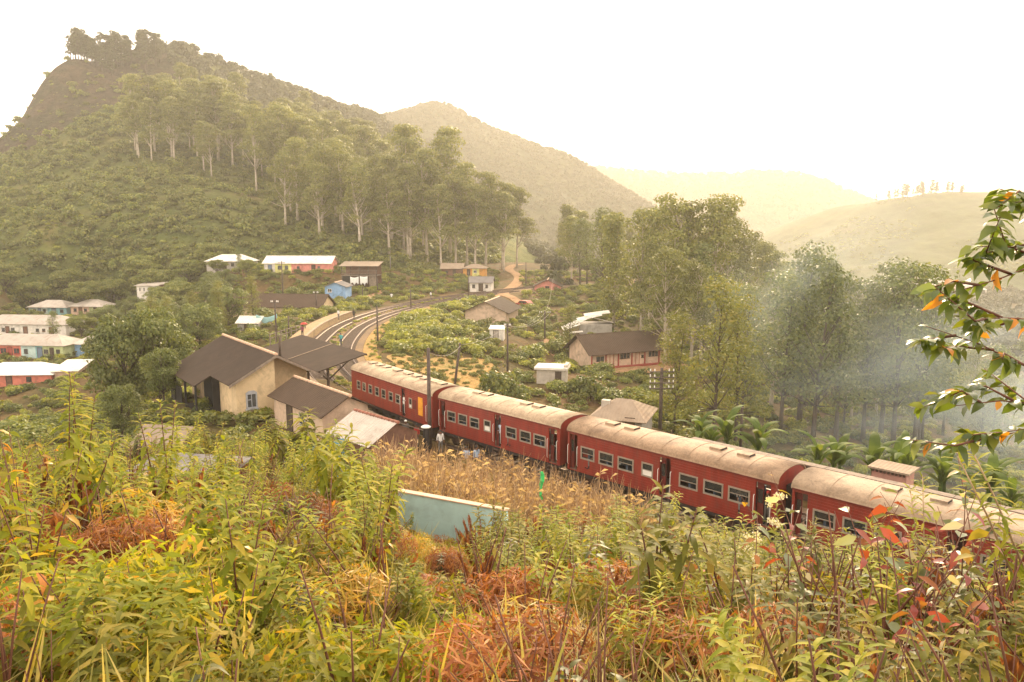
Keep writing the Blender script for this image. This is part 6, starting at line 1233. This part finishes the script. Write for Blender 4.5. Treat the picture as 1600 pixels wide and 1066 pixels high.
def twigs(a, b, s, seed):
    r = np.random.default_rng(seed); m_ = br(a, b, s); out = [m_]
    for t in (.5, .68, .86):
        q = np.array(a) + (np.array(b) - np.array(a)) * t + np.array([0, 0, s * math.sin(math.pi * t)]); out.append([tuple(q), tuple(q + np.array([-.10 - .1 * r.random(), r.normal() * .08, .05 + r.normal() * .06])), tuple(q + np.array([-.2 - .14 * r.random(), r.normal() * .12, .02 + r.normal() * .12]))])
    return out
tree_base = (3.5, 4.1, h1(3.5, 4.1)); tb = np.array(tree_base); W_ = lambda x, y, z: tuple(np.array((x, y, z)) - tb)
tr_ = W_(3.4, 4.1, 14.3); top_ = W_(3.3, 4.1, 15.6)
leafy('overhanging_tree', 'glossy-leaved branch reaching in from the right edge', 'tree', None, tree_base,
      [[(0, 0, -.1), tr_, top_, W_(3.0, 4.05, 15.9)]] + twigs(tr_, W_(2.17, 4.0, 14.98), .10, 0) + twigs(top_, W_(2.27, 3.95, 15.16), -.06, 1) + twigs(tr_, W_(2.36, 4.0, 14.55), .12, 2) + twigs(tr_, W_(2.38, 4.05, 14.30), .10, 3) + twigs(top_, W_(2.52, 4.0, 15.38), -.03, 4) + twigs(W_(2.9, 4, 14.95), W_(2.35, 3.9, 15.02), .04, 6) + twigs(top_, W_(2.58, 4.0, 15.62), .02, 7), GL, 19, 'stem_red', 5, t0=.25, el=(-.7, .35), r0=.0085)
SG = leaf_set(['leaf_glaucous', 'leaf_glaucous', 'leaf_weed', 'leaf_crimson', 'leaf_crimson', 'leaf_cream', 'leaf_rust'], .16, .40, 2)
def sap(x, y, hh, n, seed, label, el=(-.5, .25)):
    r = np.random.default_rng(seed); z = h1(x, y); st_ = []
    for k in range(n):
        a = r.random() * 6.283; q = hh * (.25 + .35 * r.random()); zz = hh * (.7 + .3 * r.random()); st_.append([(0, 0, -.05), (q * .3 * math.cos(a), q * .3 * math.sin(a), zz * .45), (q * math.cos(a), q * math.sin(a), zz)])
    return leafy('gum_sapling', label, 'sapling', 'young gum saplings at right', (x, y, z), st_, SG, 12, 'stem_red', seed, t0=.35, el=el, r0=.010)
sap(2.55, 4.6, 1.45, 6, 21, 'gum sapling with grey-green and crimson leaves at the bottom right'); sap(3.5, 5.6, 2.0, 6, 22, 'taller gum sapling with crimson leaves at the right edge'); sap(1.95, 5.8, 1.4, 5, 23, 'gum sapling with pale leaves below the nearest carriage'); sap(3.0, 6.8, 2.0, 5, 24, 'gum sapling in front of the nearest carriage roof'); sap(4.4, 6.6, 2.1, 5, 25, 'rearmost gum sapling by the right edge')
sap(.6, 7.8, 1.0, 4, 26, 'small pale-leaved sapling in the middle of the slope', (-.3, .2)); sap(1.4, 9.0, 1.1, 4, 27, 'pale-leaved sapling right of the teal wall end', (-.3, .2))
NL = leaf_set(['leaf_lime'] * 6 + ['leaf_weed'] * 4 + ['leaf_gold'], .115, .36, 3)
def nearweed(x, y, hh, n, seed, label):
    r = np.random.default_rng(seed); st_ = []
    for k in range(n):
        a = r.random() * 6.283; q = hh * .3 * r.random(); st_.append([(0, 0, -.05), (q * .3 * math.cos(a), q * .3 * math.sin(a), hh * .5), (q * math.cos(a), q * math.sin(a), hh * (.75 + .25 * r.random()))])
    return leafy('leafy_weed', label, 'weed', 'large weeds close to the viewer', (x, y, h1(x, y)), st_, NL, 22, 'stem_red', seed, t0=.3, el=(-.75, .3), r0=.008)
for i, (x, y, hh, n, l) in enumerate([(-2.75, 4.2, 1.35, 4, 'large lime weed at the left edge with pointed leaves'), (-2.2, 3.6, 1.05, 4, 'large lime weed at the bottom left corner'), (-3.6, 5.4, 1.5, 4, 'tall lime weed at the left edge, behind the corner one'), (-1.9, 5.2, 1.0, 3, 'lime weed rising from the grass left of centre'), (-.75, 3.5, .62, 3, 'bright low weed at the bottom edge left of centre'), (1.35, 3.7, .6, 2, 'bright lime sprig at the bottom edge right of centre'), (-2.9, 7.2, 1.45, 4, 'lime weed with hanging leaves on the left, further back'), (-1.35, 6.6, 1.05, 3, 'lime weed in the middle left with golden lower leaves'), (-4.6, 7.6, 1.5, 4, 'lime weed at the far left before the dark shrubs'), (-2.1, 9.2, 1.35, 4, 'lime weed left of the teal wall, nearest to it')]):
    nearweed(x, y, hh, n, 40 + i, l)
# ------------------------------------------------------------------ people
surf('skin', (.20, .095, .055), .55, .1, 5); surf('hair', (.015, .012, .01), .5, .2, 5)
for nm, c in dict(cloth_shirt=(.75, .72, .68), cloth_teal=(.05, .32, .32), cloth_paleblue=(.38, .48, .62), cloth_red=(.55, .06, .05), cloth_navy=(.03, .04, .07), cloth_grey=(.16, .15, .14), cloth_plum=(.20, .05, .08), cloth_black=(.02, .02, .022)).items(): surf(nm, c, .8, .12, 6)
def figure(pose):
    """one continuous skinned body, 1.68 m tall; pose: joint offsets"""
    J = {'pelvis': (0, 0, .92), 'waist': (0, 0, 1.08), 'chest': (0, .01, 1.30), 'neck': (0, .0, 1.45), 'jaw': (0, -.02, 1.53), 'head': (0, 0, 1.62), 'crown': (0, .01, 1.68), 'nose': (0, -.095, 1.575)}
    for s, n_ in ((-1, 'l'), (1, 'r')):
        J.update({'sh' + n_: (s * .17, .01, 1.40), 'el' + n_: (s * .23, .04, 1.13), 'wr' + n_: (s * .24, -.04, .90), 'ha' + n_: (s * .24, -.07, .80), 'th' + n_: (s * .21, -.09, .85), 'hip' + n_: (s * .09, 0, .88), 'kn' + n_: (s * .10, -.02, .48), 'an' + n_: (s * .10, .02, .09), 'to' + n_: (s * .11, -.15, .035)})
    for k, v in pose.items(): J[k] = tuple(np.array(J[k]) + np.array(v))
    R_ = {'pelvis': (.15, .11), 'waist': (.13, .095), 'chest': (.165, .11), 'neck': (.055, .055), 'jaw': (.065, .075), 'head': (.078, .095), 'crown': (.05, .06), 'nose': (.012, .015)}
    for n_ in 'lr': R_.update({'sh' + n_: (.065, .065), 'el' + n_: (.043, .043), 'wr' + n_: (.028, .028), 'ha' + n_: (.034, .018), 'th' + n_: (.012, .012), 'hip' + n_: (.088, .088), 'kn' + n_: (.056, .056), 'an' + n_: (.04, .04), 'to' + n_: (.036, .028)})
    E_ = [('pelvis', 'waist'), ('waist', 'chest'), ('chest', 'neck'), ('neck', 'jaw'), ('jaw', 'head'), ('head', 'crown'), ('jaw', 'nose')]
    for n_ in 'lr': E_ += [('chest', 'sh' + n_), ('sh' + n_, 'el' + n_), ('el' + n_, 'wr' + n_), ('wr' + n_, 'ha' + n_), ('wr' + n_, 'th' + n_), ('pelvis', 'hip' + n_), ('hip' + n_, 'kn' + n_), ('kn' + n_, 'an' + n_), ('an' + n_, 'to' + n_)]
    nm = list(J); ix = {n_: i for i, n_ in enumerate(nm)}; me = bpy.data.meshes.new('figure'); me.from_pydata([J[n_] for n_ in nm], [(ix[a], ix[b]) for a, b in E_], [])
    o = bpy.data.objects.new('figure', me); C.objects.link(o); md = o.modifiers.new('skin', 'SKIN'); md.use_smooth_shade = True
    for i, n_ in enumerate(nm): sv = me.skin_vertices[0].data[i]; sv.radius = R_[n_]; sv.use_root = (n_ == 'pelvis')
    ss_ = o.modifiers.new('sub', 'SUBSURF'); ss_.levels = 1; ss_.render_levels = 1
    bpy.context.view_layer.update(); dg = bpy.context.evaluated_depsgraph_get(); out = bpy.data.meshes.new_from_object(o.evaluated_get(dg)); bpy.data.objects.remove(o)
    return out, J
hair_mb = MB().lathe([(.0, .095), (.055, .085), (.09, .045), (.098, 0), (.09, -.04)], 12)
def person(x, y, z, rz, shirt, trousers, pose, label, seat=None, cap=None):
    me, J = figure(pose); me.materials.clear()
    for m_ in ('skin', shirt, trousers, 'cloth_black'): me.materials.append(M[m_])
    ha = [np.array(J[k]) for k in ('hal', 'har', 'wrl', 'wrr')]; mi = []; pz = J['pelvis'][2]; nk = np.array(J['neck']); feet = [np.array(J[k]) for k in ('anl', 'anr', 'tol', 'tor')]
    hipz = pz
    for p in me.polygons:
        c = np.array(p.center)
        if any(np.linalg.norm(c - q) < .12 for q in ha): mi.append(0)
        elif c[2] > nk[2] - .01 and abs(c[0] - nk[0]) < .13: mi.append(0)
        elif any(np.linalg.norm(c - q) < .10 for q in feet): mi.append(3)
        elif c[2] < hipz + .02 and min(np.linalg.norm(c - np.array(J[k])) for k in ('ell', 'elr', 'wrl', 'wrr')) > .1: mi.append(2)
        else: mi.append(1)
    me.polygons.foreach_set('material_index', mi)
    rt = tag(empty('person', (x, y, z), rz), label, 'person'); put('body', me, rt)
    hm = hair_mb.mesh('hair', M[cap or 'hair']); hd = J['head']; put('cap' if cap else 'hair', hm, rt, (hd[0], hd[1] + .012, hd[2] + .01), (-.15, 0, 0)); return rt
WALK = {'knl': (0, -.16, .02), 'anl': (0, -.24, .02), 'tol': (0, -.24, .02), 'knr': (0, .06, .01), 'anr': (0, .26, .05), 'tor': (0, .22, 0), 'elr': (0, -.10, 0), 'wrr': (0, -.22, .04), 'har': (0, -.25, .06), 'thr': (0, -.25, .06), 'ell': (0, .08, 0), 'wrl': (0, .12, .02), 'hal': (0, .12, .02), 'thl': (0, .12, .02)}
LEAN = {'elr': (.10, -.12, .12), 'wrr': (.18, -.26, .38), 'har': (.20, -.28, .50), 'thr': (.17, -.28, .45), 'knl': (0, -.05, 0)}
HOLD = {'elr': (.02, -.10, .02), 'wrr': (-.06, -.22, .26), 'har': (-.08, -.22, .36), 'thr': (-.05, -.22, .32)}
SIT = {'knl': (0, -.42, .38), 'knr': (0, -.42, .38), 'anl': (0, -.44, .36), 'anr': (0, -.44, .36), 'tol': (0, -.44, .36), 'tor': (0, -.44, .36), 'wrl': (.05, -.2, .15), 'hal': (.06, -.26, .17), 'thl': (.06, -.26, .17), 'wrr': (-.05, -.2, .15), 'har': (-.06, -.26, .17), 'thr': (-.06, -.26, .17)}
person(-22.45, 99.7, -.10, .5, 'cloth_teal', 'cloth_navy', WALK, 'person in a teal top walking along the far track')
person(-28.0, 101.6, .72, 2.9, 'cloth_plum', 'cloth_black', HOLD, 'person under a red umbrella on the platform')
um = tag(empty('umbrella', (-28.0 + .18, 101.6 + .25, .72)), 'small red umbrella held on the platform', 'umbrella')
MB().lathe([(.0, .18), (.28, .12), (.5, -.06), (.49, -.07), (.27, .105), (.0, .165)], 12, (0, 0, 1.85)).build('canopy', M['cloth_red'], um); MB().tube([(0, 0, 1.1), (0, 0, 2.05)], .012, 5).build('shaft', M['coach_dark'], um)
person(-27.6, 121.4, .72, 1.0, 'cloth_shirt', 'cloth_grey', {}, 'person in a pale shirt standing at the platform end'); person(-26.6, 128.5, -.12, .2, 'cloth_black', 'cloth_black', WALK, 'person in dark clothes on the track past the platform end')
person(-25.7, 163.3, -.3, .4, 'cloth_shirt', 'cloth_shirt', WALK, 'person dressed in white walking on the far part of the curve'); person(-17.6, 166.2, -.25, 2.4, 'cloth_shirt', 'cloth_grey', {}, 'person in a white shirt where the tracks go out of sight')
def aboard(co, x, y, shirt, trs, pose, label, rz=0, z=Z0 + .07, cap=None):
    p = co.matrix_basis @ Vector((x, y, z)); return person(p.x, p.y, p.z, co.rotation_euler.z + rz, shirt, trs, pose, label, cap=cap)
aboard(coachA, 8.86, .10, 'cloth_shirt', 'cloth_black', LEAN, 'person in a white shirt leaning out of the farthest carriage door'); aboard(coachA, 12.68, .3, 'cloth_shirt', 'cloth_navy', {}, 'person in white standing in the end door of the farthest carriage')
aboard(coachB, 6.22, .22, 'cloth_paleblue', 'cloth_black', LEAN, 'person in a pale blue shirt in the middle door of the reed-side carriage', .3); aboard(coachC, 12.75, .3, 'cloth_black', 'cloth_grey', {}, 'person with a red cap in the end door of the tan-roofed carriage', 0, cap='cloth_red')
aboard(coachC, 11.3, .42, 'cloth_shirt', 'cloth_grey', SIT, 'passenger in white at the last window of the tan-roofed carriage', .5, Z0 - .02); aboard(coachC, 1.75, .42, 'cloth_shirt', 'cloth_grey', SIT, 'passenger in white at the first window of the tan-roofed carriage', -.4, Z0 - .02); aboard(coachB, 8.0 * sc + .1, .45, 'cloth_plum', 'cloth_grey', SIT, 'passenger in plum at a window of the reed-side carriage', .2, Z0 - .02)
zz = lambda x, y: h1(x, y)
person(-2.3, 48.3, zz(-2.3, 48.3), .6, 'cloth_paleblue', 'cloth_navy', {}, 'person in pale blue standing in the reeds by the train'); person(-2.95, 48.1, zz(-2.95, 48.1), -.4, 'cloth_paleblue', 'cloth_grey', HOLD, 'second person in blue at the edge of the reeds'); person(-4.9, 51.0, zz(-4.9, 51), .3, 'cloth_shirt', 'cloth_grey', {}, 'person in a white shirt beside the thick dark pole'); person(-6.7, 52.3, zz(-6.7, 52.3), -.6, 'cloth_red', 'cloth_grey', {}, 'person in red beside the train left of the dark pole'); person(-7.6, 53.4, zz(-7.6, 53.4), .4, 'cloth_grey', 'cloth_black', {}, 'person with a white cap behind the pale store roof', cap='cloth_shirt')
# ------------------------------------------------------------------ town far down the valley
for i, (x, y) in enumerate(fill(16, 300, 352, 560, 640, 9, g)):
    house((x, y), (x + 6 + 4 * g.random(), y - 1), 6, 3, 1.5, 'distant pale house in the town down the valley', wall=('plaster_white', 'plaster_peach', 'plaster_grey')[i % 3], roofm=('sheet_white', 'sheet_tan', 'sheet_grey')[i % 3], style='hip', z=float(max(h1(x, y), tea_z(np.array([x]), np.array([y]))[0])), group='town down the valley', wins=[(1.5, 1, 1, 2, 'wood_dark'), (4, 1, 1, 2, 'wood_dark')])
# ------------------------------------------------------------------ smoke and haze
def smoke_mat(name, dens, scale, seed, col=(.74, .87, .95)):
    m, t, o = newmat(name); L = t.links.new; tc = N(t, 'ShaderNodeTexCoord')
    mp = N(t, 'ShaderNodeMapping'); mp.inputs['Location'].default_value = (seed, 0, 0); mp.inputs['Scale'].default_value = (1, 1, 1.6); L(tc.outputs['Object'], mp.inputs['Vector'])
    n = noise(t, scale, 3, .55, mp.outputs[0], .8); r = ramp(t, [(.40, (0, 0, 0)), (.72, (1, 1, 1))]); L(n.outputs[0], r.inputs[0])
    ln = N(t, 'ShaderNodeVectorMath', operation='LENGTH'); L(tc.outputs['Object'], ln.inputs[0]); fo = N(t, 'ShaderNodeMapRange'); fo.inputs[1].default_value = 1.0; fo.inputs[2].default_value = .25; L(ln.outputs['Value'], fo.inputs[0])
    a = N(t, 'ShaderNodeMath', operation='MULTIPLY'); L(r.outputs[0], a.inputs[0]); L(fo.outputs[0], a.inputs[1]); b = N(t, 'ShaderNodeMath', operation='MULTIPLY'); L(a.outputs[0], b.inputs[0]); b.inputs[1].default_value = dens
    v = N(t, 'ShaderNodeVolumePrincipled'); v.inputs['Color'].default_value = (*col, 1); v.inputs['Anisotropy'].default_value = .2; v.inputs['Density Attribute'].default_value = ''; L(b.outputs[0], v.inputs['Density']); L(v.outputs[0], o.inputs['Volume']); return m
def puff(name, loc, rad, rot, mat, label):
    bm = bmesh.new(); bmesh.ops.create_icosphere(bm, subdivisions=3, radius=1.0); me = bpy.data.meshes.new(name); bm.to_mesh(me); bm.free(); me.materials.append(mat)
    o = put(name, me, None, loc, rot, rad); return tag(o, label, kind='stuff')
puff('smoke', (45, 73, -2), (30, 14, 12), (0, -.15, .2), smoke_mat('smoke_low', .046, 1.7, 3.0), 'bluish smoke drifting over the valley trees')
puff('smoke', (30, 79, 8), (17, 9, 9), (0, -.7, .2), smoke_mat('smoke_high', .026, 1.5, 8.0), 'thin smoke rising through the tree tops')
m, t, o = newmat('haze_air'); v = N(t, 'ShaderNodeVolumePrincipled'); v.inputs['Density'].default_value = .00031; v.inputs['Color'].default_value = (1, .95, .85, 1); v.inputs['Anisotropy'].default_value = .46; v.inputs['Density Attribute'].default_value = ''; t.links.new(v.outputs[0], o.inputs['Volume'])
tag(MB().box(-7200, 7200, -80, 6800, -150, 232).build('haze', m), kind='stuff')
